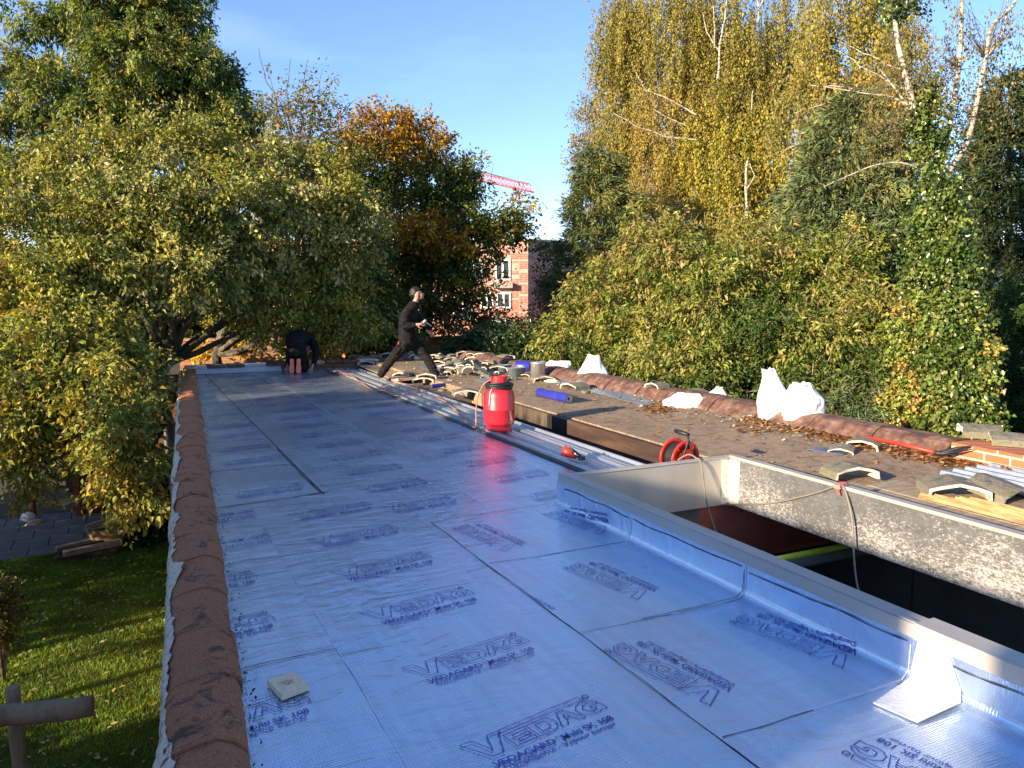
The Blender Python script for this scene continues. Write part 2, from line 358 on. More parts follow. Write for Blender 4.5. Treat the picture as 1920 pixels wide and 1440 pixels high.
for i in range(7):
    for j in range(5):
        x = -3.6 + i * .52 + (.26 if j % 2 else 0)
        if x + .5 < .1: pav.b6(x, x + .51, 14.2 + j * .52, 14.2 + j * .52 + .51, GZ - .02, GZ + .025, .006)
tag(pav.build('paving', PAVE), kind='structure')

# grass blades on the part of the lawn one sees
n = 90000
gx = RNG.uniform(-2.6, .8, n); gy = RNG.uniform(5.6, 14.2, n); ok = gx < (.01 + (gy - 2.64) * .0665 - .02); gx = gx[ok]; gy = gy[ok]; n = len(gx)
h = RNG.uniform(.025, .06, n); an = RNG.uniform(0, 6.28, n); w_ = RNG.uniform(.004, .008, n)
lx = RNG.normal(0, .02, n); ly = RNG.normal(0, .02, n); b0 = np.stack([gx, gy, np.full(n, GZ + .0)], 1)
dv = np.stack([np.cos(an) * w_, np.sin(an) * w_, np.zeros(n)], 1); tip = b0 + np.stack([lx, ly, h], 1)
V = np.stack([b0 - dv, b0 + dv, tip], 1).reshape(-1, 3)
gm_ = (1 + .35 * np.sin(gx * 5.1 + np.sin(gy * 3.3)) * np.sin(gy * 4.3 + 1)) [:, None]
gc = (np.stack([RNG.uniform(.11, .20, n), RNG.uniform(.18, .29, n), RNG.uniform(.012, .03, n)], 1) * gm_).repeat(3, 0)
def leafmat(name, trans=.35, rough=.5, spec=.35):
    m, t, p, o = newmat(name); L = t.links.new
    a = N(t, 'ShaderNodeAttribute', attribute_name='Col'); L(a.outputs['Color'], p.inputs['Base Color']); p.inputs['Roughness'].default_value = rough
    p.inputs['Specular IOR Level'].default_value = spec
    tr = N(t, 'ShaderNodeBsdfTranslucent'); g = mixc(t, 1.0, a.outputs['Color'], (1.15, 1.25, .5), 'MULTIPLY'); L(g.outputs[0], tr.inputs[0])
    mi = N(t, 'ShaderNodeMixShader'); mi.inputs[0].default_value = trans; L(p.outputs[0], mi.inputs[1]); L(tr.outputs[0], mi.inputs[2]); L(mi.outputs[0], o.inputs[0])
    return m
LEAF = leafmat('broad_leaf', .35, .5, .28); NEEDLE = leafmat('conifer_needle', .15, .6, .25); GLOSSY = leafmat('glossy_leaf', .22, .32, .6)
tag(raw('grass', V, np.arange(3 * n).reshape(-1, 3), LEAF, col=gc), kind='stuff')

# ============================================================ the building that carries the roof
bld = thing('flat_roof_building', 'low brick building whose flat roof is being stripped and relaid', 'building', (3.4, 7, GZ))
def part(mb, name, mat, par=None): return mb.build(name, mat, par or bld, world=True)
SX0, SX1, SYF = 2.86, 4.40, 4.97                     # skylight opening
d = MB()
for q0, q1 in ((.0, 1.0),):
    vs = [(PX1(-2) - .02, -2), (SX0, -2), (SX0, 16.1), (PX1(16.1) - .02, 16.1)]; d.add([(x, y, -.28) for x, y in vs] + [(x, y, -.006) for x, y in vs], [(3, 2, 1, 0), (4, 5, 6, 7)] + [(i, (i + 1) % 4, 4 + (i + 1) % 4, 4 + i) for i in range(4)])
d.b6(SX0 + .001, 4.12, SYF + .03, 16.1, -.28, -.0062); d.b6(4.1205, 4.58, 10.75, 16.1, -.28, -.0064)
part(d, 'roof_board', pbr('deck_board', (.10, .09, .08), (.16, .14, .12), scale=6, rough=.9))
d = MB(); d.b6(4.66, 6.62, -2, 15.9, -.10, .10); d.b6(4.585, 4.659, 10.4, 15.9, -.10, .0995)
part(d, 'old_deck', OLDDECK)
d = MB()
d.b6(.33, 6.6, -2.1, -1.9, GZ, -.29); part(d, 'near_wall', BRICKO)
d = MB(); d.b6(.02, 7.0, 16.1, 16.3, GZ, -.02); part(d, 'far_wall', BRICKO)
# left wall follows the parapet line
lw = MB()
def pline(y, off): return (PX1(y) + off, y)
a0, a1 = pline(-1.5, -.27), pline(16.1, -.27); b0_, b1_ = pline(-1.5, 0.0), pline(16.1, 0.0)
def quadbox(mb, p, z0, z1):
    vs = [(x, y, z0) for x, y in p] + [(x, y, z1) for x, y in p]
    mb.add(vs, [(3, 2, 1, 0), (4, 5, 6, 7)] + [(i, (i + 1) % 4, 4 + (i + 1) % 4, 4 + i) for i in range(4)])
quadbox(lw, [a0, b0_, b1_, a1], GZ, .02)
part(lw, 'garden_wall_face', BRICK)
rw = MB(); rw.b6(6.5, 6.76, -2, 15.9, GZ, .10); part(rw, 'side_wall', BRICK)
# dark room under the roof
rm = MB()
rm.b6(.62, 6.5, -1.9, 16, GZ, GZ + .02); rm.b6(.60, .62, -1.9, 16, GZ, -.3); rm.b6(6.48, 6.495, -1.9, 16, GZ, -.12)
part(rm, 'room_lining', DARKROOM)
pn = MB()
for i in range(6):
    for j in range(10):
        if j != 99: pn.b6(1 + i * .9, 1 + i * .9 + .885, -1.5 + j * 1.5, -1.5 + j * 1.5 + 1.485, -1.62, -1.60)
part(pn, 'floor_panel', pbr('floor_panels', (.17, .16, .145), (.22, .205, .185), scale=3, rough=.8))

wp = MB()
for j in range(16): wp.b6(6.462, 6.478, -1.8 + j * 1.1, -1.8 + j * 1.1 + 1.075, GZ + .06, -.35)
part(wp, 'wall_panel', pbr('black_wall_panel', (.17, .16, .145), (.23, .215, .19), scale=2, rough=.8))
# ============================================================ left parapet: coping tiles bedded on mortar
par = thing('coping_wall', 'long coping of rough red concrete ridge tiles beside the lawn', 'coping', (PX1(6) - .13, 6, .02))
sect = [(-.138, -.03), (-.142, .012), (-.128, .032), (-.090, .056), (-.03, .070), (.035, .074), (.090, .064), (.124, .040), (.142, .010), (.140, -.03)]
ys = -1.3; k = 0
while ys < 15.9:
    L_ = .50 + .02 * math.sin(k * 3.1)
    y1 = ys + L_
    t_ = MB(); off = .007 * math.sin(k * 2.3); tl = .004 * math.sin(k * 1.7)
    ns = 16; vs = []; fs = []; m_ = len(sect)
    for i in range(ns + 1):
        y = ys + (L_ - .009) * i / ns; s_ = 1.0 + (.004 if i == 0 else 0) - .003 * i / ns
        for a, b in sect:
            nn = noise.noise(Vector((a * 14, y * 6, b * 14))) * .010 + noise.noise(Vector((a * 45, y * 35, b * 45))) * .008
            vs.append((PX1(y) - .135 + off + a * s_ + nn * .6, y, .02 + (b * s_ if b > 0 else b) + tl + nn))
    for i in range(ns):
        for j in range(m_ - 1): fs.append((i * m_ + j, i * m_ + j + 1, (i + 1) * m_ + j + 1, (i + 1) * m_ + j))
    t_.add(vs, fs, smooth=True); t_.add(vs[:m_], [tuple(range(m_))]); t_.add(vs[-m_:], [tuple(range(m_))[::-1]])
    o = t_.build('coping_tile', COPING, par, world=True)
    ys = y1; k += 1
mo = MB(); vs = []; fs = []; nn_ = 620
for i in range(nn_):
    y = -1.3 + 17.2 * i / (nn_ - 1); x = PX1(y) - .27
    ph = (y * 1.0 + .35 + .25 * noise.noise(Vector((y * .9, 7, 0)))) % 1.0
    wob = .018 + .022 * max(0, noise.noise(Vector((y * 1.7, 3, 0)))) * 2 + .016 * noise.noise(Vector((y * 26, 1, 0)))
    wd = max(.006, .020 + .030 * noise.noise(Vector((y * 2.1, 5, 0))) * 1.6 + .024 * noise.noise(Vector((y * 15, 5, 0))) + .03 * max(0, 1 - 5 * min(ph, 1 - ph)))
    sz = lambda w: .02 + (.012 + .020 * w / .014 if w < .014 else .032 + (w - .014) / .043 * .028)
    jz = .016 * noise.noise(Vector((y * 25, 2, 0)))
    vs += [(x - .002, y, -.07 + .03 * noise.noise(Vector((y * 5, 0, 4)))), (x - wob, y, -.03), (x - wob * .8, y, .015 + jz), (x + .004 - .01, y, sz(.004) + .010 + jz), (x - .008 + wd, y, sz(wd) + .008)]
for i in range(nn_ - 1):
    for j in range(4): fs.append((i * 5 + j, i * 5 + j + 1, (i + 1) * 5 + j + 1, (i + 1) * 5 + j))
mo.add(vs, fs, smooth=False); mo.build('mortar_bed', MORTAR, par, world=True)
# far coping along the end of the roof
fc = thing('end_coping', 'low crumbling brick and tile coping across the far end of the roof', 'coping', (4, 16, 0))
mb = MB(); mb.b6(1.0, 7.0, 15.95, 16.2, -.3, .10); mb.build('wall_core', BRICKO, fc, world=True)
x = 1.02; k = 0
while x < 6.9:
    w_ = .34 + .1 * random.random(); mb = MB()
    for i in range(1):
        z0 = .10; hh = .045 + .03 * random.random()
        mb.box((x + w_ / 2, 16.05 + .02 * random.random(), z0 + hh / 2), (w_ - .01, .34, hh), bev=.015)
    o = mb.build('coping_tile', COPING2 if k % 3 else MORTAR, fc, world=True); x += w_; k += 1
# right coping: trough-shaped red-brown tiles
rc = thing('side_coping', 'row of long smooth red-brown coping tiles along the right roof edge', 'coping', (6.6, 9, .1))
secr = [(6.40, .098), (6.43, .14), (6.54, .235), (6.60, .255), (6.74, .262), (6.80, .25), (6.82, .18), (6.80, .098)]
ys = 4.55; k = 0
while ys < 15.9:
    L_ = .78; mb = MB(); vs = []; fs = []; y1 = min(ys + L_, 15.95); m_ = len(secr); dz = .006 * math.sin(k * 2.1)
    for i in range(6):
        y = ys + (y1 - ys - .016) * i / 5; g_ = 1.03 if i == 0 else 1.0
        for a, b in secr: vs.append((6.6 + (a - 6.6) * g_ + .012 * noise.noise(Vector((a * 9, y * 5, 0))), y, (b if b < .1 else b * (1.015 if i == 0 else 1)) + dz + .014 * noise.noise(Vector((y * 4, a * 8, 2)))))
    for i in range(5):
        for j in range(m_ - 1): fs.append((i * m_ + j, i * m_ + j + 1, (i + 1) * m_ + j + 1, (i + 1) * m_ + j))
    mb.add(vs, fs); mb.add(vs[:m_], [tuple(range(m_))]); mb.add(vs[-m_:], [tuple(range(m_))[::-1]])
    mb.build('coping_tile', COPING2, rc, world=True); ys += L_; k += 1

# ============================================================ vapour barrier sheets with their print
XF, RF = 2.845, .05      # foot of the kerb upstand
BEND = [False]
def bend(x, y, z=0.0):
    if not BEND[0] or x <= XF - RF: return (x, y, z)
    s = x - (XF - RF); q = RF * math.pi / 2
    if s < q:
        a = s / RF; return (XF - RF + (RF - z) * math.sin(a), y, RF - (RF - z) * math.cos(a))
    return (XF - z, y, RF + (s - q))
LOGO = {'V': [(0.0, 0.0), (0.049, 0.007), (0.095, -0.073), (0.111, 0.016), (0.161, 0.028), (0.125, -0.102), (0.079, -0.11)],
 'bar': [(0.168, 0.029), (0.427, 0.085), (0.543, 0.108), (0.556, 0.084), (0.426, 0.061), (0.161, 0.006)],
 'E': [(0.165, -0.009), (0.257, 0.011), (0.257, -0.008), (0.196, -0.022), (0.199, -0.038), (0.258, -0.024), (0.26, -0.042), (0.204, -0.055), (0.207, -0.067), (0.269, -0.054), (0.27, -0.072), (0.183, -0.09)],
 'D': [(0.266, 0.01), (0.341, 0.027), (0.365, 0.020), (.377, 0.004), (0.381, -0.016), (0.373, -0.042), (0.345, -0.060), (0.284, -0.072)],
 'Di': [(0.299, 0.002), (0.336, 0.007), (0.351, -0.007), (0.348, -0.03), (0.335, -0.039), (0.307, -0.045)],
 'A': [(0.411, 0.041), (0.444, 0.049), (0.496, -0.03), (0.468, -0.036), (0.456, -0.009), (0.425, -0.014), (0.419, -0.04), (0.387, -0.05)],
 'Ai': [(0.431, 0.024), (0.424, -0.002), (0.45, 0.002)],
 'G': [(0.597, 0.048), (0.579, .062), (0.555, 0.070), (0.525, 0.066), (0.501, 0.050), (0.487, 0.024), (0.494, -0.006), (0.519, -0.023), (0.546, -0.024), (.567, -.019), (0.583, -0.009), (0.607, -0.010), (0.599, 0.032), (0.550, 0.026), (0.551, 0.013), (0.571, 0.014), (0.567, 0.003), (0.548, -0.005), (0.527, 0.002), (0.517, 0.025), (0.528, 0.045), (0.555, 0.052), (0.579, 0.040)]}
def circle(c, r, n=14): return [(c[0] + r * math.cos(6.2832 * i / n), c[1] + r * math.sin(6.2832 * i / n)) for i in range(n)]
LOGO['ring'] = circle((.572, .098), .0125)
def strokes(poly, wd=.0040):
    V, Fq = [], []
    n = len(poly)
    for i in range(n):
        a = Vector(poly[i]); b = Vector(poly[(i + 1) % n]); d = b - a; L_ = d.length
        if L_ < 1e-6: continue
        d /= L_; s = Vector((-d.y, d.x)) * wd / 2; a2 = a - d * wd / 2; b2 = b + d * wd / 2; m = max(1, int(L_ / .03))
        for k in range(m):
            p = a2.lerp(b2, k / m); q = a2.lerp(b2, (k + 1) / m); j = len(V)
            V += [p + s, p - s, q - s, q + s]; Fq.append((j, j + 1, j + 2, j + 3))
    return V, Fq
def text2d(body, size, width, off=0.0, shear=0.0):
    cu = bpy.data.curves.new('t', 'FONT'); cu.body = body; cu.size = size; cu.offset = off; cu.shear = shear; cu.resolution_u = 2
    o = bpy.data.objects.new('t', cu); COL.objects.link(o)
    bpy.context.view_layer.update()
    me = bpy.data.meshes.new_from_object(o.evaluated_get(bpy.context.evaluated_depsgraph_get()))
    V = [Vector((v.co.x, v.co.y)) for v in me.vertices]; Fq = [tuple(p.vertices) for p in me.polygons]
    bpy.data.objects.remove(o); bpy.data.curves.remove(cu); bpy.data.meshes.remove(me)
    mn = min(v.x for v in V); mxx = max(v.x for v in V); s = width / (mxx - mn) if width else 1
    return [Vector(((v.x - mn) * s, v.y)) for v in V], Fq
PRV, PRF = [], []
def addp(V, Fq, o=(0, 0), ang=0):
    n = len(PRV); c, s = math.cos(ang), math.sin(ang)
    for v in V: PRV.append(Vector((o[0] + v.x * c - v.y * s, o[1] + v.x * s + v.y * c)))
    for f in Fq: PRF.append(tuple(i + n for i in f))
for nm, poly in LOGO.items(): addp(*strokes(poly))
addp(*text2d('R', .017, None), o=(.566, .092), ang=.16)
A1 = math.atan2(.082, .526)
for body, size, wid, off, o_ in (('VEDAGARD', .045, .262, .0010, (.062, -.173)), ('R', .010, None, 0, (.330, -.108)), ('Multi', .044, .088, .0009, (.352, -.127)), ('SK 108', .045, .138, .0008, (.452, -.111))):
    addp(*text2d(body, size, wid, off), o=o_, ang=A1)
addp(*strokes(circle((.334, -.104), .007, 10), .0018))
addp(*text2d('Dampfsperre - Vapour barrier', .033, .494, .0004), o=(.087, -.202), ang=A1)
PRV = np.array([(v.x, v.y) for v in PRV])
def print_mesh(sheet, places, bounds):
    """places: (x, y, rotation) of V tips, bounds of the sheet: x0,x1,y0,y1; one printed logo is one part"""
    x0, x1, y0, y1 = bounds
    for px, py, a in places:
        V, Fq = [], []
        c, s = math.cos(a), math.sin(a); X = px + PRV[:, 0] * c - PRV[:, 1] * s; Y = py + PRV[:, 0] * s + PRV[:, 1] * c
        okv = (X > np.maximum(x0, .008 + .31 + (Y - 2.64) * .0665)) & (X < x1) & (Y > y0) & (Y < y1); idx = {}
        for f in PRF:
            if all(okv[i] for i in f):
                g = []
                for i in f:
                    if i not in idx: idx[i] = len(V); V.append(bend(X[i], Y[i], .006))
                    g.append(idx[i])
                Fq.append(tuple(g))
        if not V: continue
        me = bpy.data.meshes.new('printed_lettering'); me.from_pydata(V, [], Fq); me.materials.append(INK)
        o = bpy.data.objects.new('printed_lettering', me); COL.objects.link(o); o.parent = sheet
        me.transform(Matrix.Translation(-sheet.location))
def ribbon(sheet, name, pts, wd, mat, seed=0, wob=.004, z=.005, gaps=0.0):
    rnd = random.Random(seed); V, Fq = [], []; P = []
    for (ax, ay), (bx, by) in zip(pts[:-1], pts[1:]):
        L_ = math.hypot(bx - ax, by - ay); n = max(2, int(L_ / .05))
        for i in range(n): P.append((ax + (bx - ax) * i / n, ay + (by - ay) * i / n))
    P.append(pts[-1]); off = 0
    dx, dy = pts[-1][0] - pts[0][0], pts[-1][1] - pts[0][1]; l = math.hypot(dx, dy); nx_, ny_ = -dy / l, dx / l
    for i, (x, y) in enumerate(P):
        o1 = wob * (noise.noise(Vector((x * 3 + seed, y * 3, 0))) * 2.2); w2 = wd * (.5 + .5 * abs(noise.noise(Vector((x * 9, y * 9, seed))) * 2)) * .5
        V += [bend(x + nx_ * (o1 - w2), y + ny_ * (o1 - w2), z), bend(x + nx_ * (o1 + w2), y + ny_ * (o1 + w2), z)]
        if i and noise.noise(Vector((x * 2.1, y * 2.1, seed + 5))) > -1 + gaps * 1.4: Fq.append((2 * i - 2, 2 * i - 1, 2 * i + 1, 2 * i))
    me = bpy.data.meshes.new(name); me.from_pydata(V, [], Fq); me.materials.append(mat)
    o = bpy.data.objects.new(name, me); COL.objects.link(o); o.parent = sheet; me.transform(Matrix.Translation(-sheet.location)); return o
SHG = 'printed vapour barrier sheets covering the deck'
def sheet(label, x0, x1, y0, y1, z, up=0.0, places=(), follow=False, crease=0):
    """flat sheet, its left edge following the parapet when follow; up = height it climbs on the kerb"""
    BEND[0] = bool(up); nx = max(2, int((x1 - x0) / .09)); ny = max(2, int((y1 - y0) / .12)); V, Fq = [], []
    xs = [x0 + (x1 - x0) * i / nx for i in range(nx + 1)]
    if up:
        q = RF * math.pi / 2; xs = [x0 + (XF - RF - x0) * i / nx for i in range(nx + 1)] + [XF - RF + q * i / 5 for i in range(1, 6)] + [XF - RF + q + (up - RF) * i / 3 for i in range(1, 4)]
    for j in range(ny + 1):
        y = y0 + (y1 - y0) * j / ny
        for i, x in enumerate(xs):
            xx = x
            if follow: xx = PX1(y) - .01 + (x1 - PX1(y) + .01) * (x - x0) / (x1 - x0)
            if up and i == len(xs) - 1: xx += .022 * noise.noise(Vector((y * 2.5, 4, 0))) - .006
            V.append(bend(xx, y, z + .0035 * noise.noise(Vector((xx * 3, y * 2.0, z * 100)))))
    m = len(xs)
    for j in range(ny):
        for i in range(m - 1): Fq.append((j * m + i, j * m + i + 1, (j + 1) * m + i + 1, (j + 1) * m + i))
    me = bpy.data.meshes.new('vapour_barrier_sheet'); c = Vector(((x0 + x1) / 2, (y0 + y1) / 2, 0))
    me.from_pydata(V, [], Fq); me.transform(Matrix.Translation(-c)); me.materials.append(FOIL); me.polygons.foreach_set('use_smooth', [True] * len(me.polygons))
    o = bpy.data.objects.new('vapour_barrier_sheet', me); COL.objects.link(o); o.location = c
    tag(o, label, 'roofing sheet', SHG)
    print_mesh(o, places, (x0, (XF + up) if up else x1, y0, min(y1, SYF) if up else y1)); return o
sp = .643; H90 = math.pi / 2
sA = sheet('long blue printed foil sheet up the middle foreground, left of the black diagonal seam', .785, 1.84, .8, 6.12, .001, places=[(.990, 2.45 + sp * k, 0) for k in range(-2, 6)])
ribbon(sA, 'bitumen_seam', [(1.843, .8), (1.843, 5.06)], .007, BITUMEN, 1, .004)
ribbon(sA, 'foil_edge', [(.79, .9), (.79, 4.6)], .006, BRIGHT, 2, .004, gaps=.75)
l1 = sheet('foil sheet beside the coping carrying the small wooden block', .2, .80, .8, 3.405, .0, places=[(-.02, 3.0 - sp * k, 0) for k in range(3)], follow=True)
ribbon(l1, 'bitumen_seam', [(.33, 3.37), (.5, 3.40), (.79, 3.405)], .010, BITUMEN, 3, .006)
l2 = sheet('foil sheet beside the coping, next beyond the one with the block', .2, .80, 3.405, 4.775, .0, places=[(-.01, 3.86, 0), (0, 4.5, 0)], follow=True)
ribbon(l2, 'bitumen_seam', [(.42, 4.74), (.6, 4.80), (.79, 4.775)], .008, BITUMEN, 4, .006)
l3 = sheet('foil sheet beside the coping just short of the L-shaped black seam', .2, .80, 4.775, 6.12, .0, places=[(.98, 5.1, math.pi), (1.0, 5.74, math.pi)], follow=True)
ribbon(l3, 'bitumen_seam', [(.50, 6.06), (.95, 6.12), (1.40, 6.17)], .020, BITUMEN, 5, .006)
S = [('foil sheet turned up the kerb under the far end of the skylight', 4.10, 5.07, [(2.03, 4.27, H90), (2.73, 4.30, H90)]),
     ('foil sheet turned up the kerb, second from the far end of the skylight', 3.06, 4.10, [(2.32, 3.28, H90), (1.68, 3.28, H90)]),
     ('foil sheet turned up the kerb, with lettering running up under the metal frame', 2.08, 3.06, [(1.96, 2.28, H90), (2.67, 2.28, H90), (1.32, 2.3, H90)]),
     ('foil sheet turned up the kerb in the near right corner with a sunlit patch', .8, 2.08, [(2.27, 1.25, H90)])]
for k, (lb, y0, y1, pl) in enumerate(S):
    s_ = sheet(lb, 1.84, XF, y0, y1, .0022 if k % 2 else .0012, up=.19, places=pl)
    ribbon(s_, 'torn_edge', [(1.86, y0 + .02), (2.4, y0 - .01), (2.80, y0 + .004)], .008, BRIGHT if k % 2 else BITUMEN, 10 + k, .012, gaps=.45)
    ribbon(s_, 'torn_edge', [(2.2, y0 + .012), (2.80, y0 + .012), (XF + .13, y0 + .012)], .007, BITUMEN if k % 2 else BRIGHT, 30 + k, .006, z=.007)
    ribbon(s_, 'bitumen_line', [(XF + .135, y0 + .03), (XF + .125, min(y1, SYF) - .02)], .007, BITUMEN, 50 + k, .010, z=.007, gaps=.3)
sB = sheet('long foil sheet down the centre of the far half of the roof', 1.36, 2.355, 5.07, 15.95, .0005, places=[(1.62, 5.55 + sp * k, 0) for k in range(0, 16)])
ribbon(sB, 'foil_edge', [(2.357, 5.4), (2.357, 15.9)], .008, BRIGHT, 6, .005, gaps=.45)
ribbon(sB, 'bitumen_seam', [(1.335, 6.15), (1.335, 8.1)], .014, BITUMEN, 7, .004)
sC = sheet('foil sheet beside the metal strips reflecting the red gas bottle', 2.355, 3.53, 5.07, 15.95, .0008, places=[(2.68, 5.4 + sp * k, 0) for k in range(0, 16)])
ribbon(sC, 'foil_edge', [(1.86, 5.05), (2.8, 5.11)], .007, BITUMEN, 8, .006, gaps=.3)
ribbon(sC, 'foil_edge', [(2.37, 6.9), (3.5, 6.98)], .010, BRIGHT, 18, .010, gaps=.5)
yb = [6.12, 7.35, 8.75, 10.3, 11.5, 13.0, 15.95]
lbs = ['cross-laid foil sheet just beyond the L-shaped black seam', 'cross-laid foil sheet, second beyond the L-shaped black seam', 'cross-laid foil sheet, third beyond the L-shaped black seam', 'cross-laid foil sheet, fourth beyond the L-shaped black seam', 'cross-laid foil sheet, second from the far left corner', 'cross-laid foil sheet in the far left corner of the roof']
for k in range(6):
    s_ = sheet(lbs[k], .4, 1.345, yb[k], yb[k + 1], .0, places=[(.66 + .06 * k, yb[k] + .35 + sp * q, 0) for q in range(int((yb[k + 1] - yb[k]) / sp))], follow=True)
    ribbon(s_, 'bitumen_seam', [(.49 + .066 * (yb[k] - 5), yb[k + 1] - .03), (1.34, yb[k + 1] - .01)], .016, BITUMEN, 60 + k, .010, gaps=.1)
for k, y in enumerate((8.1, 9.7, 12.4, 14.2)):
    ribbon(sB, 'foil_edge', [(1.34, y), (2.0, y + .04), (3.4, y + .14)], .013, BRIGHT, 70 + k, .02, gaps=.35)
# foil dressed up the end wall
up_ = MB(); vs = []; nn_ = 60
for i in range(nn_ + 1):
    x = 1.2 + 1.55 * i / nn_; j_ = .012 * noise.noise(Vector((x * 14, 0, 0)))
    vs += [(x, 15.80 + j_, .008), (x, 15.86 + j_, .05), (x, 15.93 + j_ * .5, .10 + j_), (x, 15.945, .165 + .02 * noise.noise(Vector((x * 6, 2, 2))))]
up_.add(vs, [(4 * i + j, 4 * i + 4 + j, 4 * i + 5 + j, 4 * i + 1 + j) for i in range(nn_) for j in range(3)])
tag(up_.build('foil_upstand', BRIGHT), 'crinkled bright foil strip dressed up the far end wall, left corner', 'roofing strip')

# ============================================================ skylight frame
sk = thing('skylight_frame', 'open rectangular aluminium skylight kerb with corroded inner face', 'skylight', (3.6, 3, 0))
ZT, ZB = .245, -.15
def wallseg(mb, x0, x1, y0, y1): mb.b6(x0, x1, y0, y1, ZB, ZT - .012)
mb = MB(); mb.b6(SX0, SX0 + .02, -1.5, SYF - .021, ZB, ZT - .012); part(mb, 'left_panel', ALU, sk)
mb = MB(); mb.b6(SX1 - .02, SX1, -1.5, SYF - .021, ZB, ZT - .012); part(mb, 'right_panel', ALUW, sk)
FARP = pbr('dull_aluminium_panel', (.46, .44, .40), (.55, .53, .48), scale=4, rough=.5, metal=.45, bmp=.03, stretch=(1, 1, .3))
mb = MB(); mb.b6(SX0, SX1, SYF - .02, SYF, ZB, ZT - .012); part(mb, 'far_panel', FARP, sk)
mb = MB()
# rails: flat top flange with a raised outer lip
mb.b6(SX0 - .035, SX0 + .075, -1.5, SYF + .04, ZT - .012, ZT, .003); mb.b6(SX0 - .042, SX0 - .0355, -1.5, SYF + .04, ZT - .055, ZT + .004, .001)
mb.b6(SX0 - .034, SX0 - .010, -1.5, SYF + .04, ZT + .0005, ZT + .010, .003)
part(mb, 'rail', ALU, sk)
mb = MB(); mb.b6(SX1 - .03, SX1 + .075, -1.5, SYF + .04, ZT - .012, ZT, .003); mb.b6(SX1 - .03, SX1 - .006, -1.5, SYF - .02, ZT + .0005, ZT + .012, .003)
part(mb, 'rail', ALU, sk)
mb = MB(); mb.b6(SX0 + .076, SX1 - .031, SYF - .03, SYF + .04, ZT - .012, ZT - .0005, .003); part(mb, 'rail', ALU, sk)
# thermal strip and rivets in the far right corner
mb = MB(); mb.b6(SX1 - .10, SX1 - .021, SYF - .024, SYF - .0205, ZB + .01, ZT - .02); mb.b6(SX1 - .024, SX1 - .0205, SYF - .14, SYF - .025, ZB + .01, ZT - .02)
part(mb, 'corner_plate', pbr('pale_corner_plate', (.72, .70, .62), (.6, .58, .5), scale=9, rough=.5, metal=.2, bmp=.1), sk)
for k in range(6):
    mb = MB(); mb.tube([(SX1 - .06, SYF - .031, ZB + .05 + k * .065), (SX1 - .06, SYF - .024, ZB + .05 + k * .065)], .008, 8); part(mb, 'rivet', ALU, sk)
# outer skin above the membrane
mb = MB(); mb.b6(SX0 - .004, SX0 - .0005, -1.5, SYF, .10, ZT - .013); part(mb, 'outer_skin', pbr('mottled_aluminium', (.50, .47, .42), (.72, .69, .63), scale=26, rough=.5, metal=.25, bmp=.12, bscale=30), sk)
# rail joint cover and the flashing plate at its foot (near right)
mb = MB(); mb.b6(SX0 - .0445, SX0 + .0765, 1.0, 2.07, ZT - .058, ZT + .0125, .002); part(mb, 'rail_cover', ALU, sk)
mb = MB()
vs = [(SX0 - .021, 2.06, ZT - .06), (SX0 - .021, 1.93, ZT - .06), (SX0 - .022, 1.87, .06), (SX0 - .023, 2.08, .06), (SX0 - .045, 1.85, .022), (SX0 - .045, 2.07, .022), (SX0 - .30, 1.84, .010), (SX0 - .33, 2.01, .010)]
mb.add(vs, [(0, 1, 2, 3), (3, 2, 4, 5), (5, 4, 6, 7)])
o = mb.build('flashing_patch', BRIGHT); so_ = o.modifiers.new('t', 'SOLIDIFY'); so_.thickness = .004
tag(o, 'folded bright foil patch on the kerb, lit by the sun', 'flashing')
# steelwork in the opening
mb = MB(); mb.b6(SX0 - .6, 6.45, 5.001, 5.12, -.62, -.285); mb.b6(SX0 - .6, 6.45, 4.975, 5.13, -.66, -.62); mb.b6(SX0 + .03, 4.55, 5.001, 5.02, -.284, -.16); part(mb, 'red_joist', pbr('red_oxide', (.36, .085, .050), (.44, .11, .065), scale=5, rough=.6))
mb = MB(); mb.b6(1.4, 6.4, 5.15, 9.2, -.74, -.71); part(mb, 'ceiling_board', pbr('red_brown_ceiling', (.13, .035, .025), (.17, .05, .035), scale=4, rough=.8))
mb = MB(); mb.tube([(2.6, 4.45, -.52), (6.3, 4.45, -.52)], .055, 10)
tag(mb.build('ventilation_duct', pbr('grey_duct', (.25, .25, .24), (.32, .32, .30), scale=6, rough=.6)), 'grey round duct running below the opening beside the yellow tube', 'duct')
mb = MB(); mb.tube([(2.6, 4.30, -.40), (6.2, 4.30, -.40)], .024, 8)
tag(mb.build('yellow_tube', pbr('neon_yellow_paint', (.80, .88, .04), (.88, .92, .08), scale=6, rough=.5, bmp=0)), 'thin neon yellow tube crossing the dark opening', 'tube')
mb = MB(); mb.tube([(2.4, 3.55, -1.6), (6.3, 3.65, -1.6)], .07, 10)
tag(mb.build('lagged_pipe', pbr('dark_pipe', (.06, .06, .055), (.09, .09, .08), scale=6, rough=.7)), 'dark lagged pipe deep inside the room below', 'pipe')

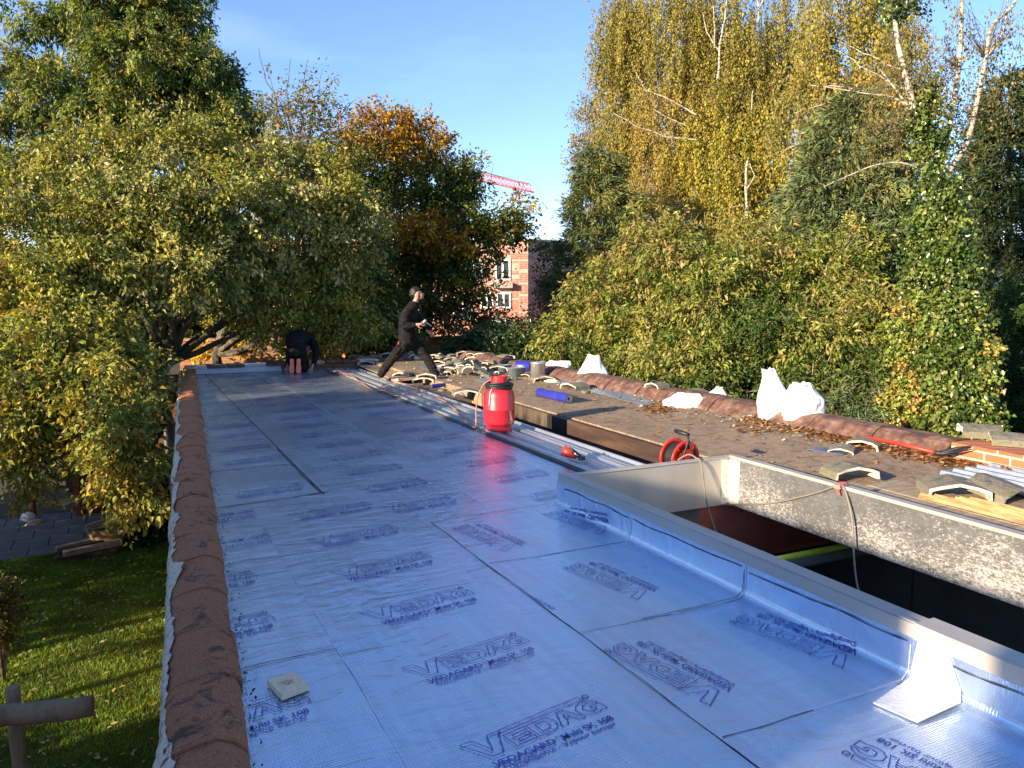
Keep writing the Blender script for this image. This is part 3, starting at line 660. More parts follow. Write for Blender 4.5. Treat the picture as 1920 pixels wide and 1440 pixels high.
# ============================================================ metal roofing strips, beam, planks
zg = 'ribbed metal strips beside the foil'
for k, (x0, x1) in enumerate(((3.575, 3.755), (3.767, 3.943), (3.955, 4.135))):
    mb = MB(); y0, y1 = 5.13 + .0 * k, 15.6 - .2 * k
    z0 = .004
    sc_ = [(x0, z0), (x0 + .010, .044), (x0 + .040, .046), (x0 + .055, .008), (x0 + .085, .006), (x0 + .09, .013), (x0 + .10, .013), (x0 + .105, .006), (x1 - .045, .007), (x1 - .03, .046), (x1 - .006, .046), (x1, z0), (x1 - .01, .001), (x0 + .01, .001)]
    n_ = len(sc_)
    vs = [(a, y0, b) for a, b in sc_] + [(a, y1, b) for a, b in sc_]
    mb.add(vs, [(j, (j + 1) % n_, n_ + (j + 1) % n_, n_ + j) for j in range(n_)] + [tuple(range(n_))[::-1], tuple(range(n_, 2 * n_))])
    tag(mb.build('metal_strip', ZINC), ['ribbed grey metal strip nearest the foil sheet', 'middle one of the three ribbed grey metal strips', 'ribbed grey metal strip at the edge of the dark gap'][k], 'metal strip', zg)
mb = MB(); mb.b6(3.532, 3.572, 5.1, 15.6, .003, .022, .003); tag(mb.build('sealing_strip', pbr('speckled_sealant', (.02, .02, .02), (.12, .12, .12), scale=180, rough=.7, bmp=.6, bscale=150)), 'black speckled sealing strip between foil and metal strips', 'sealing strip')
bm_ = thing('deck_beam', 'dark stained timber edge beam of the old deck above the gap', 'beam', (4.62, 7, .0))
mb = MB(); mb.b6(4.585, 4.655, 5.02, 7.95, -.12, .085, .004); mb.build('stained_length', BEAMW, bm_, world=True)
mb = MB(); mb.b6(4.580, 4.656, 7.955, 8.42, -.13, .084, .002); mb.build('black_patch', BLACK, bm_, world=True)
mb = MB(); mb.b6(4.586, 4.654, 8.425, 9.06, -.11, .083, .004); mb.b6(4.584, 4.655, 9.07, 10.4, -.11, .084, .004); mb.build('grey_length', BEAML, bm_, world=True)
# weathered planks right of the skylight and the split pine one
mb = MB(); mb.b6(4.50, 4.98, .5, 4.25, .00, .128, .01); mb.b6(4.99, 5.35, .5, 4.15, .0, .124, .01)
tag(mb.build('weathered_planks', OLDWOOD), 'grey weathered planks alongside the right rail of the skylight', 'planks')
mb = MB()
for k in range(5):
    x = 5.02 + k * .05; mb.prism([(-.022, .0), (-.018, .02 + .012 * random.random()), (.0, .036 + .008 * random.random()), (.018, .02), (.022, 0)], (x, 3.60 - .05 * k + .10 * random.random(), .128), (x + .05, .8, .130), jit=.005, nseg=10, seed=k)
tag(mb.build('split_plank', FRESH), 'freshly split orange pine plank near the right picture edge', 'plank')
# corrugated metal on the right
mb = MB(); vs = []; x = 5.75; k = 0; pr = []
while x < 6.47:
    pr += [(x, .126), (x + .05, .126), (x + .065, .158), (x + .105, .158), (x + .12, .126)]; x += .15
n_ = len(pr); vs = [(a, .5, b) for a, b in pr] + [(a, 4.12, b) for a, b in pr]
mb.add(vs, [(j, j + 1, n_ + j + 1, n_ + j) for j in range(n_ - 1)])
o = mb.build('corrugated_sheet', ZINC2); m_ = o.modifiers.new('t', 'SOLIDIFY'); m_.thickness = .003
tag(o, 'blue-grey corrugated metal sheet at the right edge, between planks and brick wall', 'metal sheet')
# ============================================================ loose things on the roof
TILE = pbr('mossy_concrete_tile', (.10, .095, .075), (.20, .18, .14), (.13, .14, .05), scale=9, rough=.95, bmp=.9, bscale=45, bdist=.012)
CREAM = pbr('pale_concrete_break', (.52, .46, .34), (.68, .62, .50), (.42, .36, .27), scale=16, rough=.9, bmp=.5)
def roof_tile(W=.46, H=.12, L=.36, th=.026, seed=0, broken=0.0):
    rnd = random.Random(seed)
    out = [(-W / 2, 0), (-W / 2 + .012, H * .55), (-W * .30, H * .80), (0, H), (W * .30, H * .80), (W / 2 - .012, H * .55), (W / 2, 0)]
    inn = [(W / 2 - th, 0), (W / 2 - th - .008, H * .55 - th * .7), (W * .28, H * .8 - th), (0, H - th), (-W * .28, H * .8 - th), (-W / 2 + th + .008, H * .55 - th * .7), (-W / 2 + th, 0)]
    s = out + inn; n = len(s); seg = 5; V, Fq, mi = [], [], []
    for i in range(seg + 1):
        for k, (a, b) in enumerate(s):
            y = -L / 2 + L * i / seg
            if i in (0, seg): y += rnd.uniform(-.012, .012) + (broken * .12 * noise.noise(Vector((a * 8, seed, i))))
            V.append((a, y, max(0, b + (rnd.uniform(-.003, .003) if 0 < k < 6 else 0))))
    for i in range(seg):
        for j in range(n): Fq.append((i * n + j, i * n + (j + 1) % n, (i + 1) * n + (j + 1) % n, (i + 1) * n + j)); mi.append(0 if j < 6 else 1)
    for base, rev in ((0, 0), (seg * n, 1)):
        for k in range(6):
            f = [base + k, base + k + 1, base + n - 2 - k, base + n - 1 - k]; Fq.append(tuple(f[::-1] if rev else f)); mi.append(1)
    me = bpy.data.meshes.new('ridge_tile'); me.from_pydata(V, [], Fq); me.materials.append(TILE); me.materials.append(CREAM)
    me.polygons.foreach_set('material_index', mi)
    bm = bmesh.new(); bm.from_mesh(me); bmesh.ops.recalc_face_normals(bm, faces=bm.faces); bm.to_mesh(me); bm.free()
    return me
TM = [roof_tile(seed=k, broken=k / 3, L=.30 + .04 * k, W=.44 + .02 * (k % 3)) for k in range(4)]
TG = 'loose concrete ridge tiles lying about on the roof'
def put_tile(px, py, z, yaw, label, sc_=1.0, tilt=0.0, roll=0.0, k=0):
    o = bpy.data.objects.new('ridge_tile', TM[k % 4]); COL.objects.link(o); o.location = G(px, py, z) + Vector((0, 0, .002))
    o.rotation_euler = (R(tilt), R(roll), -YAW + R(yaw)); sc_ *= .84; o.scale = (sc_, sc_, sc_); return tag(o, label, 'roof tile', TG)
for k, a in enumerate([
    (1592, 893, .128, 8, 'mossy ridge tile with pale broken edge beside the skylight, left of the pink tape', 1.0),
    (1786, 926, .128, -12, 'mossy ridge tile with cream front edge beside the corrugated metal sheet', 1.08),
    (1868, 925, .135, 35, 'ridge tile leaning against the mossy one at the right picture edge', .95, 12),
    (1623, 838, .10, -38, 'ridge tile with jagged pale end above the blue sheet, beside the dry leaves', .85),
    (1578, 848, .10, -30, 'small dark curved tile fragment on the blue sheet', .62, 10),
    (1402, 785, .10, 5, 'small arched tile fragment left of the big white bags', .55),
    (1078, 729, .10, -55, 'ridge tile with crumbly white end in front of the peaked white bag', .95),
    (1103, 721, .10, 40, 'tile leaning on the peaked white bag', .8, 14),
    (1172, 731, .10, 60, 'upturned pale tile above the middle of the grey flashing strip', .75, -18),
    (1205, 735, .10, 25, 'mossy tile between the upturned pale tile and the stacked four', .9, 6),
    (1228, 733, .10, -60, 'lowest of the four tiles stacked left of the flat white bag', .75),
    (1228, 731, .15, -58, 'second from the bottom of the four tiles stacked left of the flat white bag', .74),
    (1230, 729, .20, -62, 'third from the bottom of the four tiles stacked left of the flat white bag', .74),
    (1232, 727, .25, -57, 'topmost of the four tiles stacked left of the flat white bag', .72),
    (1018, 714, .10, 10, 'flat arched tile directly below the silver bucket', .9),
    (986, 706, .10, -15, 'tile fragment left of the silver bucket', .5),
    (1056, 707, .10, 30, 'rusty dark tile between the low white bag and the peaked one', .8, 8),
    (872, 741, .05, 12, 'tile with cream arch left of the gas bottle hose', .95),
    (758, 706, .045, -20, 'mossy tile just right of the walking man\'s rear foot', .85),
    (793, 716, .05, 8, 'lower of the two dark tiles between the walking man\'s feet', .95),
    (800, 709, .115, 4, 'upper of the two dark tiles between the walking man\'s feet', .9),
    (690, 684, .045, -6, 'tile with cream arch between the two men', .95),
    (700, 674, .045, 15, 'flat mossy tile behind the arched one between the two men', 1.0),
    (786, 675, .045, 10, 'grey tile seen behind the walking man\'s legs', 1.0),
    (888, 704, .06, 8, 'lowest arched tile of the rubble heap right of the walking man', .95),
    (932, 699, .06, -5, 'lower of the two arched tiles above the gas bottle valve', .95),
    (934, 694, .125, -2, 'upper of the two arched tiles above the gas bottle valve', .9),
    (930, 683, .10, 12, 'dark tile behind the arched pair above the gas bottle', .95),
    (890, 677, .10, -14, 'pale arched tile at the back of the rubble heap', 1.0),
    (845, 677, .10, 20, 'crumbly cream tile at the left end of the rubble heap', 1.0),
    (828, 683, .08, -30, 'broken cream tile against the walking man\'s front knee', .85),
    (915, 671, .14, 4, 'flat slab-like grey tile on the far coping', 1.05),
    (848, 668, .20, 30, 'pale tile chunk perched on top of the far coping', .5),
    (884, 666, .22, -20, 'round cream tile chunk perched beside the flat slab tile', .45),
    (838, 690, .10, -10, 'pale tile at the left foot of the rubble heap, nearest the man', .8),
    (862, 684, .14, 15, 'cream-edged tile high in the left part of the rubble heap', .85, 10),
    (875, 690, .10, -25, 'tile half under the folded zinc offcuts', .8, -12),
    (905, 682, .13, 22, 'tile at the top centre of the rubble heap', .85),
    (915, 702, .10, -8, 'tile at the right foot of the rubble heap, above the gas bottle', .8),
    (903, 668, .20, -10, 'tile lying flat on the far coping left of the slab-like one', .8),
    (868, 665, .18, 12, 'tile lying flat on the far coping above the rubble heap', .8),
    (948, 672, .22, 30, 'tile at the far right corner of the roof', .8),
    (815, 671, .16, -8, 'tile on the far coping just right of the walking man', .8),
    (728, 668, .16, 6, 'tile on the far coping just left of the walking man', .85),
    (668, 672, .10, -12, 'tile on the far coping beside the flame', .8),
    (1145, 722, .10, -35, 'tile right of the peaked white bag, against the coping', .85),
    (1185, 728, .10, 70, 'dark tile behind the upturned pale one', .85, 10),
    (1262, 742, .10, 20, 'mossy tile just left of the flat white bag', .85),
    (1305, 742, .12, -30, 'dark tile behind the flat white bag', .85, 8),
    (1445, 770, .12, 15, 'mossy tile behind the pinkish board', .9),
    (1835, 816, .29, 70, 'mossy ridge tile capping the brick wall end near the right edge', 1.0),
    (1895, 832, .27, 62, 'ridge tile with two cream edges at the right picture edge, on the brick wall', .95)]):
    put_tile(*a[:5], sc_=a[5], tilt=a[6] if len(a) > 6 else 0, k=k)
# brick wall end near the right edge
mb = MB(); mb.b6(6.47, 6.80, .5, 4.50, .101, .262); tag(mb.build('brick_wall_end', BRICK), 'orange brick wall end with white joints at the right edge', 'brick wall')
rnd_ = random.Random(99)
HEAP = [(rnd_.gauss(885, 38), rnd_.gauss(691, 8)) for _ in range(34)] + [(rnd_.uniform(650, 950), rnd_.uniform(668, 676)) for _ in range(14)]
for k, (px, py) in enumerate(HEAP):
    py = max(667, min(706, py)); px = max(842 if py > 678 else 640, min(965, px)); zz = .10 + rnd_.uniform(0, .14) * (1 - abs(px - 890) / 90 if abs(px - 890) < 90 else 0)
    o = bpy.data.objects.new('tile_fragment', TM[k % 4]); COL.objects.link(o); o.location = G(px, py, zz); s_ = rnd_.uniform(.35, .75)
    o.rotation_euler = (rnd_.uniform(-.5, .5), rnd_.uniform(-.5, .5), rnd_.uniform(0, 6.28)); o.scale = (s_ * rnd_.uniform(.5, 1), s_, s_)
    tag(o, 'broken tile fragment in the rubble spread along the far end of the old roof', 'tile fragment', 'tile fragments in the far rubble')
# rubble pieces
rub = [(850, 690, 'broken lump right behind the walking man\'s front shin'), (862, 696, 'broken lump at the left foot of the rubble heap'), (905, 688, 'broken lump in the middle of the rubble heap'), (880, 690, 'broken lump under the dark zinc piece'), (962, 712, 'pale lump below the grey plastic tub'), (1195, 752, 'small lump below the grey flashing strips'), (1250, 747, 'lump left of the flat white sack'),
       (1098, 737, 'lump below the ridge tile with crumbly end'), (1340, 765, 'small lump right of the flat white sack'), (745, 714, 'lump between the rear boot and the mossy tile'), (730, 690, 'lump on the bare board behind the walking man'), (830, 733, 'lump below the short blue roll end'), (1035, 717, 'lump right of the tile below the bucket'), (1150, 727, 'small lump left of the upturned pale tile'), (1280, 737, 'lump right of the four stacked tiles'),
       (955, 682, 'lump left of the blue roll by the bucket'), (725, 676, 'lump behind the walking man at hip height, on the far edge'), (1500, 818, 'small lump in front of the big white sacks')]
for k, (px, py, rlab) in enumerate(rub):
    rnd = random.Random(k + 40); bm = bmesh.new(); bmesh.ops.create_icosphere(bm, subdivisions=2, radius=1)
    s = Vector((rnd.uniform(.05, .12), rnd.uniform(.05, .10), rnd.uniform(.025, .05)))
    for v in bm.verts:
        q = v.co * (1 + .35 * noise.noise(v.co * 1.6 + Vector((k * 7, 0, 0)))); v.co = Vector((q.x * s.x, q.y * s.y, max(-.3, q.z) * s.z))
    me = bpy.data.meshes.new('rubble_piece'); bm.to_mesh(me); bm.free(); me.materials.append(TILE if k % 3 else CREAM)
    o = bpy.data.objects.new('rubble_piece', me); COL.objects.link(o); o.location = G(px, py, .10 if px > 860 else .05) + Vector((0, 0, s.z * .3)); o.rotation_euler = (0, 0, k)
    tag(o, rlab, 'rubble', 'broken tile lumps')
# flashing strips and sheet offcuts
def plate(name, label, pts, z, mat, th=.004, fold=0.0, group=None, cat='metal strip'):
    mb = MB(); n = len(pts); zz = z if isinstance(z, (list, tuple)) else [z] * n
    P = [G(p[0], p[1], zz[i]) for i, p in enumerate(pts)]; c = sum(P, Vector()) / n
    vs = [p for p in P] + [p + Vector((0, 0, th)) for p in P]
    mb.add(vs, [tuple(range(n))[::-1], tuple(range(n, 2 * n))] + [(i, (i + 1) % n, n + (i + 1) % n, n + i) for i in range(n)])
    return tag(mb.build(name, mat), label, cat, group)
plate('flashing_strip', 'short grey flashing strip below the peaked white bag', [(1036, 709), (1085, 716), (1078, 725), (1030, 715)], .104, ZINC2)
plate('flashing_strip', 'left half of the long grey flashing strip above the blue roll', [(1118, 729), (1168, 737), (1162, 748), (1106, 734)], [.14, .12, .115, .12], ZINC2)
plate('flashing_strip', 'right half of the long grey flashing strip, ending at dry leaves', [(1169, 736), (1240, 757), (1226, 766), (1163, 749)], [.125, .11, .108, .12], ZINC2)
plate('blue_plate', 'flat blue plate under the curved tile fragment', [(1527, 838), (1596, 846), (1580, 853), (1516, 843)], .104, pbr('blue_coated_sheet', (.08, .12, .26), (.12, .17, .33), scale=5, rough=.4, metal=.3), cat='plate')
plate('zinc_offcut', 'wide pale zinc sheet behind the walking man\'s front leg', [(785, 685), (815, 681), (850, 700), (806, 704)], [.12, .16, .10, .06], ZINC)
plate('zinc_offcut', 'folded zinc offcut standing up left in the rubble heap', [(838, 683), (866, 690), (852, 708), (838, 700)], [.22, .2, .06, .06], ZINC)
plate('zinc_offcut', 'dark folded zinc piece in the middle of the rubble heap', [(850, 682), (890, 688), (885, 694), (855, 692)], [.2, .2, .1, .12], ZINC2)
plate('zinc_offcut', 'long grey zinc strip running toward the gas bottle', [(868, 702), (900, 700), (948, 722), (925, 726)], [.09, .09, .105, .105], ZINC)
plate('plywood_sheet', 'bare light board beside the far metal strips', [(668, 684), (700, 684), (790, 712), (745, 716)], .046, pbr('bare_board', (.30, .22, .14), (.42, .32, .21), scale=5, rough=.85, bmp=.3, stretch=(1, 6, 1)), th=.012, cat='board')
# old batten with leaves
mb = MB()
a, b = G(1322, 757, .11), G(1404, 780, .11); mb.prism([(-.07, -.01), (-.07, .03), (.07, .03), (.07, -.01)], a, b, jit=.003, nseg=4)
tag(mb.build('plank', pbr('pinkish_board', (.34, .20, .13), (.42, .27, .18), scale=6, rough=.8, stretch=(4, 1, 1))), 'short pinkish board left of the big white bags', 'plank')
mb = MB(); a, b = G(1398, 782, .11), G(1482, 806, .11); mb.prism([(-.02, -.005), (-.02, .02), (.02, .02), (.02, -.005)], a, b, jit=.002, nseg=5)
tag(mb.build('batten', BEAML), 'thin brown batten in front of the big white bags', 'batten')

# ------------------------------------------------------------ white bags
SACK = pbr('white_woven_sack', (.60, .57, .52), (.82, .80, .77), (.86, .85, .83), scale=4, rough=.6, bmp=.9, bscale=11, bdist=.05, mid=(.3, .5))
def sack(label, base, w_, d_, h, seed, peak=(0.0, 0.0), neck=0.45, flat=0.0, top=.16):
    rows, nseg = 30, 56; V, Fq = [], []
    for i in range(rows + 1):
        t = i / rows; 
        r = (1 - .12 * (1 - min(1, t / .12)) ** 2) if t < .5 else 1
        if t > neck: q = (t - neck) / (1 - neck); r = 1 - (1 - top) * (q * q * (3 - 2 * q))
        cx_ = peak[0] * t * t; cy_ = peak[1] * t * t
        for j in range(nseg):
            a = 6.2832 * j / nseg; fold = 1 + (.07 + .24 * t) * noise.noise(Vector((math.cos(a) * 2.2, math.sin(a) * 2.2, seed * 3 + t * 1.6))) + .05 * t * math.sin(a * 7 + seed)
            se = (abs(math.cos(a)) ** 3 + abs(math.sin(a)) ** 3) ** (-1 / 3) * .93
            fold += (.03 + .05 * t) * (abs(noise.noise(Vector((math.cos(a) * 4.5, math.sin(a) * 4.5, seed * 5 + t * 3.5)))) * 2 - .6); z = h * t + h * .18 * t * noise.noise(Vector((math.cos(a) * 1.4, math.sin(a) * 1.4, seed + 9)))
            V.append((cx_ + w_ / 2 * r * fold * se * math.cos(a), cy_ + d_ / 2 * r * fold * se * math.sin(a), max(0, z)))
    for i in range(rows):
        for j in range(nseg): Fq.append((i * nseg + j, i * nseg + (j + 1) % nseg, (i + 1) * nseg + (j + 1) % nseg, (i + 1) * nseg + j))
    mb = MB(); mb.add(V, Fq, smooth=True); mb.add([V[k] for k in range(rows * nseg, (rows + 1) * nseg)], [tuple(range(nseg))]); mb.add(V[:nseg], [tuple(range(nseg))[::-1]])
    o = mb.build('rubble_sack', SACK); o.location = base; o.rotation_euler = (0, 0, -YAW); s = o.modifiers.new('s', 'SUBSURF'); s.levels = s.render_levels = 1
    return tag(o, label, 'sack', 'white sacks of rubble')
sack('tall white sack with a twisted pointed top, left of the big pair', G(1452, 790, .10), .38, .30, .58, 3, peak=(-.09, 0), neck=.34, top=.42)
sack('big fat white sack with open crumpled top, right of the big pair', G(1505, 797, .10), .47, .38, .46, 8, peak=(-.03, 0), neck=.60, top=.50)
sack('peaked white sack standing behind the loose tiles', G(1110, 715, .10), .56, .40, .42, 5, peak=(.03, 0), neck=.12, top=.38)
sack('flat white sack lying by the dry leaves', G(1288, 763, .10), .64, .38, .17, 12, neck=.3, top=.55)
sack('crumpled half-empty white sack behind the flat one', G(1343, 748, .10), .26, .24, .16, 17, peak=(.04, 0), neck=.3, top=.4)
sack('low white sack right of the silver bucket', G(1046, 702, .10), .46, .26, .24, 22, peak=(.03, 0), neck=.75, top=.8)

# ------------------------------------------------------------ bucket, rolls, tubs
SILV = pbr('tin', (.62, .62, .60), (.72, .72, .70), scale=6, rough=.34, metal=.8, bmp=.1)
bk = thing('metal_bucket', 'open silver metal bucket beside the low white sack', 'bucket', G(1009, 706, .12))
mb = MB(); mb.lathe([(.125, 0), (.128, .22), (.133, .225), (.133, .235), (.128, .24), (.128, .25), (.120, .25), (.118, .02), (0, .02)], 28); mb.build('bucket_body', SILV, bk)
mb = MB(); mb.tube([(.13 * math.cos(t), .0, .23 + .0 * t) if 0 else (.131 * math.cos(t), .131 * math.sin(t) * .25 - .1, .20 - .10 * math.sin(t)) for t in [math.pi * i / 10 for i in range(11)]], .003, 5); mb.build('handle', SILV, bk)
ROLLB = pbr('royal_blue_film', (.022, .028, .26), (.035, .045, .34), scale=5, rough=.28, bmp=.06)
def roll(label, a, b, r, core=True):
    c = (a + b) / 2; t = thing('membrane_roll', label, 'roll', c); mb = MB(); d_ = (b - a).normalized(); 
    mb.tube([a, a + d_ * .004, b - d_ * .004, b], [r * .97, r, r, r * .97], 28, cap=False); mb.build('film_wrap', ROLLB, t, world=True)
    mb = MB(); n_ = 70
    for e, sg in ((a, -1), (b, 1)):
        s1 = d_.orthogonal().normalized(); s2 = d_.cross(s1); pts = []
        for i in range(n_): q = i / n_ * 6.2832 * 4.5; rr = r * (.30 + .64 * i / n_); pts.append(e - d_ * sg * .004 + (s1 * math.cos(q) + s2 * math.sin(q)) * rr)
        mb.tube(pts, r * .055, 5)
    mb.build('spiral_layers', pbr('roll_layers', (.03, .03, .05), (.30, .30, .34), scale=60, rough=.5), t, world=True)
    mb = MB(); mb.tube([a + d_ * .02, b - d_ * .02], r * .9, 20); mb.build('rolled_core', BLACK, t, world=True); return t
roll('dark blue roll of membrane lying in the open on the old deck', G(1011, 744, .10) + Vector((0, 0, .064)), G(1067, 757, .10) + Vector((0, 0, .064)), .062)
roll('dark blue roll lying left of the silver bucket', G(968, 697, .12) + Vector((0, 0, .10)), G(1000, 699, .12) + Vector((0, .1, .10)), .095)
roll('short dark blue roll end beside the walking man\'s front foot', G(808, 728, .04) + Vector((0, 0, .03)), G(842, 724, .04) + Vector((0, 0, .03)), .030)
TUB = pbr('grey_plastic', (.16, .20, .23), (.24, .29, .33), scale=6, rough=.5, bmp=.1)
for px, py, lb in ((968, 706, 'grey plastic tub right of the arched tile pair, below the blue roll'), (945, 697, 'dark grey tub in the rubble heap just above the gas bottle')):
    o = thing('mortar_tub', lb, 'tub', G(px, py, .10)); mb = MB(); s = 1 if px > 950 else .8
    mb.lathe([(.10 * s, 0), (.135 * s, .15 * s), (.145 * s, .152 * s), (.145 * s, .158 * s), (.128 * s, .158 * s), (.095 * s, .01), (0, .01)], 16, M=Matrix.Diagonal((1.25, .85, 1, 1))); mb.build('tub_body', TUB, o)
    mb = MB(); mb.box((.17 * s, 0, .14 * s), (.03, .08, .012), bev=.003); mb.build('grip', TUB, o)

# ------------------------------------------------------------ gas bottle
RED = pbr('red_enamel', (.40, .012, .014), (.68, .014, .022), (.60, .02, .03), scale=7, rough=.38, bmp=.08, bscale=9, coat=.2, mid=(.26, .5))
gb = thing('gas_bottle', 'tall glossy red gas bottle standing on the metal strips', 'gas bottle', G(936, 806, .046))
mb = MB(); mb.lathe([(.135, .0), (.14, .004), (.14, .035), (.128, .04), (.128, .05), (.160, .07), (.171, .10), (.173, .235), (.175, .238), (.175, .244), (.173, .247), (.171, .38), (.160, .43), (.135, .465), (.09, .485), (.05, .495), (0, .497)], 40); mb.build('bottle_body', RED, gb)
mb = MB(); n_ = 40
vs = []; fs = []
for i in range(n_):
    q = .5 + 5.3 * i / (n_ - 1); zt_ = .598 - (.03 if 9 < i < 13 else 0)
    for rr, z in ((.088, .49), (.092, .53), (.090, zt_), (.083, zt_ + .004), (.082, .49)): vs.append((rr * math.cos(q + 1.2), rr * math.sin(q + 1.2), z))
for i in range(n_ - 1):
    for j in range(5): fs.append((5 * i + j, 5 * i + (j + 1) % 5, 5 * i + 5 + (j + 1) % 5, 5 * i + 5 + j))
mb.add(vs, fs, smooth=False); mb.build('valve_guard', RED, gb)
mb = MB(); mb.lathe([(.02, .49), (.02, .55), (.03, .552), (.03, .575), (0, .578)], 12); v_ = mb.build('valve', pbr('brass', (.45, .32, .12), (.5, .36, .15), scale=9, rough=.4, metal=.8), gb)
mb = MB()
for k, (rr, z) in enumerate(((.140, .470), (.150, .487), (.138, .500), (.146, .513), (.130, .525))):
    mb.tube([(rr * math.cos(q) * (1 + .03 * math.sin(3 * q + k)), rr * math.sin(q), z + .006 * math.sin(2 * q + k * 1.3)) for q in [6.2832 * i / 32 for i in range(33)]], .010, 7, cap=False)
mb.build('coiled_hose', BLACK, gb)
mb = MB(); qs = [UR * (-.06) - UF * .10 + UZ * .50, UR * (-.095) - UF * .143 + UZ * .43, UR * (-.10) - UF * .147 + UZ * .36, UR * (-.105) - UF * .146 + UZ * .29]
M_ = [p for p in qs]; mb.tube(M_, .007, 6); mb.build('strap', pbr('pale_strap', (.7, .45, .55), (.75, .5, .6), scale=9, rough=.6), gb)
ORH = pbr('orange_hose', (.42, .15, .07), (.50, .20, .10), scale=9, rough=.45, bmp=0)
bl = gb.location
mb = MB(); pts = [bl + UR * (-.03) + UZ * .56, bl + UR * (-.11) + UZ * .545, bl + UR * (-.18) + UZ * .49, bl + UR * (-.235) + UZ * .36, bl + UR * (-.255) + UZ * .2, bl + UR * (-.262) + UZ * .03,
    G(875, 790, .045), G(850, 765, .05), G(835, 752, .05), G(820, 745, .05), G(850, 735, .06), G(835, 728, .06), G(790, 735, .05), G(745, 742, .05), G(725, 733, .05), G(716, 722, .05), G(740, 718, .05), G(775, 722, .05), G(782, 728, .05), G(760, 731, .05), G(700, 730, .05), G(660, 705, .05), G(645, 700, .06), G(633, 695, .09), G(622, 697, .06), G(605, 692, .03), G(596, 687, .03)]
def smooth_path(P, k=5):
    P = [Vector(p) for p in P]; o = []
    for i in range(len(P) - 1):
        p0, p1, p2, p3 = P[max(i - 1, 0)], P[i], P[i + 1], P[min(i + 2, len(P) - 1)]
        for j in range(k):
            t = j / k; o.append(.5 * ((2 * p1) + (p2 - p0) * t + (2 * p0 - 5 * p1 + 4 * p2 - p3) * t * t + (3 * p1 - p0 - 3 * p2 + p3) * t ** 3))
    return o + [P[-1]]
mb.tube(smooth_path(pts), .0065, 7); tag(mb.build('gas_hose', ORH), 'long orange gas hose snaking over the metal strips from the red bottle', 'hose')
# burner lying lit at the far coping
tb = thing('gas_torch', 'burning gas torch lying by the far coping right of the kneeling man', 'torch', G(642, 682, .06))
mb = MB(); mb.tube([(-.32, -.1, .03), (-.1, -.03, .05), (.0, 0, .10)], .008, 6); mb.build('lance', BLACK, tb)
mb = MB(); mb.tube([(.0, 0, .09), (.03, .01, .12)], [.022, .030], 10); mb.build('burner_head', BLACK, tb)
mb = MB(); mb.lathe([(.012, 0), (.026, .02), (.030, .04), (.018, .07), (.0, .10)], 9, wob=lambda q, z: 1 + .3 * math.sin(3 * q + z * 40)); 
fm, ft, fp, fo = newmat('flame'); fp.inputs['Base Color'].default_value = (.8, .2, .03, 1); fp.inputs['Emission Color'].default_value = (1, .22, .04, 1); fp.inputs['Emission Strength'].default_value = .8; 
fl = mb.build('flame', fm, tb); fl.location = (.03, .01, .115)

# ------------------------------------------------------------ red tool on the strips
tl = thing('hand_tool', 'red and black hand tool lying on the metal strips near the skylight', 'tool', G(1076, 862, .046), -YAW)
RP = pbr('red_plastic', (.62, .03, .015), (.7, .05, .025), scale=5, rough=.4, bmp=0)
mb = MB(); mb.tube([(-.10, .03, .085), (-.03, .015, .055), (.03, 0, .035)], [.052, .044, .03], 12); mb.build('red_housing', RP, tl)
mb = MB(); mb.tube([(-.045, -.03, .115), (.0, -.03, .075), (.065, -.04, .018)], [.012, .017, .018], 8); mb.tube([(-.02, -.01, .10), (.035, .0, .055), (.085, -.03, .02)], .011, 8); mb.tube([(.045, -.05, .02), (.095, -.03, .02)], .018, 8); mb.build('lever', BLACK, tl)
mb = MB(); mb.tube([(.0, -.045, .075), (.03, -.052, .045)], .006, 6); mb.build('trigger', SILV, tl)

# ------------------------------------------------------------ cable reel
rl = thing('cable_reel', 'red cable reel with black carrying handle behind the skylight rail', 'cable reel', (4.10, 5.24, .045))
ax = (UR * .52 - UF * .85).normalized(); up = Vector((0, 0, 1)); fwd = ax.cross(up)
Mr = Matrix((( fwd.x, up.x, ax.x, 0), (fwd.y, up.y, ax.y, 0), (fwd.z, up.z, ax.z, .16), (0, 0, 0, 1)))
Ma = Mr @ Matrix.Translation((0, 0, -.07)); Mb_ = Mr @ Matrix.Translation((0, 0, .07))
GREYP = pbr('grey_plastic_hub', (.07, .075, .085), (.11, .115, .125), scale=9, rough=.5)
for Mx, s in ((Ma, -1), (Mb_, 1)):
    mb = MB(); mb.lathe([(.085, .004), (.15, .004), (.155, 0), (.15, -.004), (.085, -.004), (.085, .004)], 36, M=Mx); mb.build('flange', RP, rl)
    mb = MB(); mb.lathe([(.0, .003), (.086, .003), (.086, -.003), (0, -.003)], 30, M=Mx); mb.build('hub_plate', GREYP, rl)
mb = MB()
for k in range(8): q = k * .785; mb.tube([Mb_ @ Vector((.09 * math.cos(q), .09 * math.sin(q), .007)), Mb_ @ Vector((.148 * math.cos(q), .148 * math.sin(q), .007))], .0035, 5)
for k in range(8): q = k * .785; mb.tube([Ma @ Vector((.09 * math.cos(q), .09 * math.sin(q), -.007)), Ma @ Vector((.148 * math.cos(q), .148 * math.sin(q), -.007))], .0035, 5)
mb.build('ribs', RP, rl)
mb = MB(); mb.lathe([(.05, -.066), (.12, -.064), (.125, -.03), (.12, 0), (.126, .03), (.12, .064), (.05, .066)], 30, M=Mr); mb.build('wound_cable', BLACK, rl)
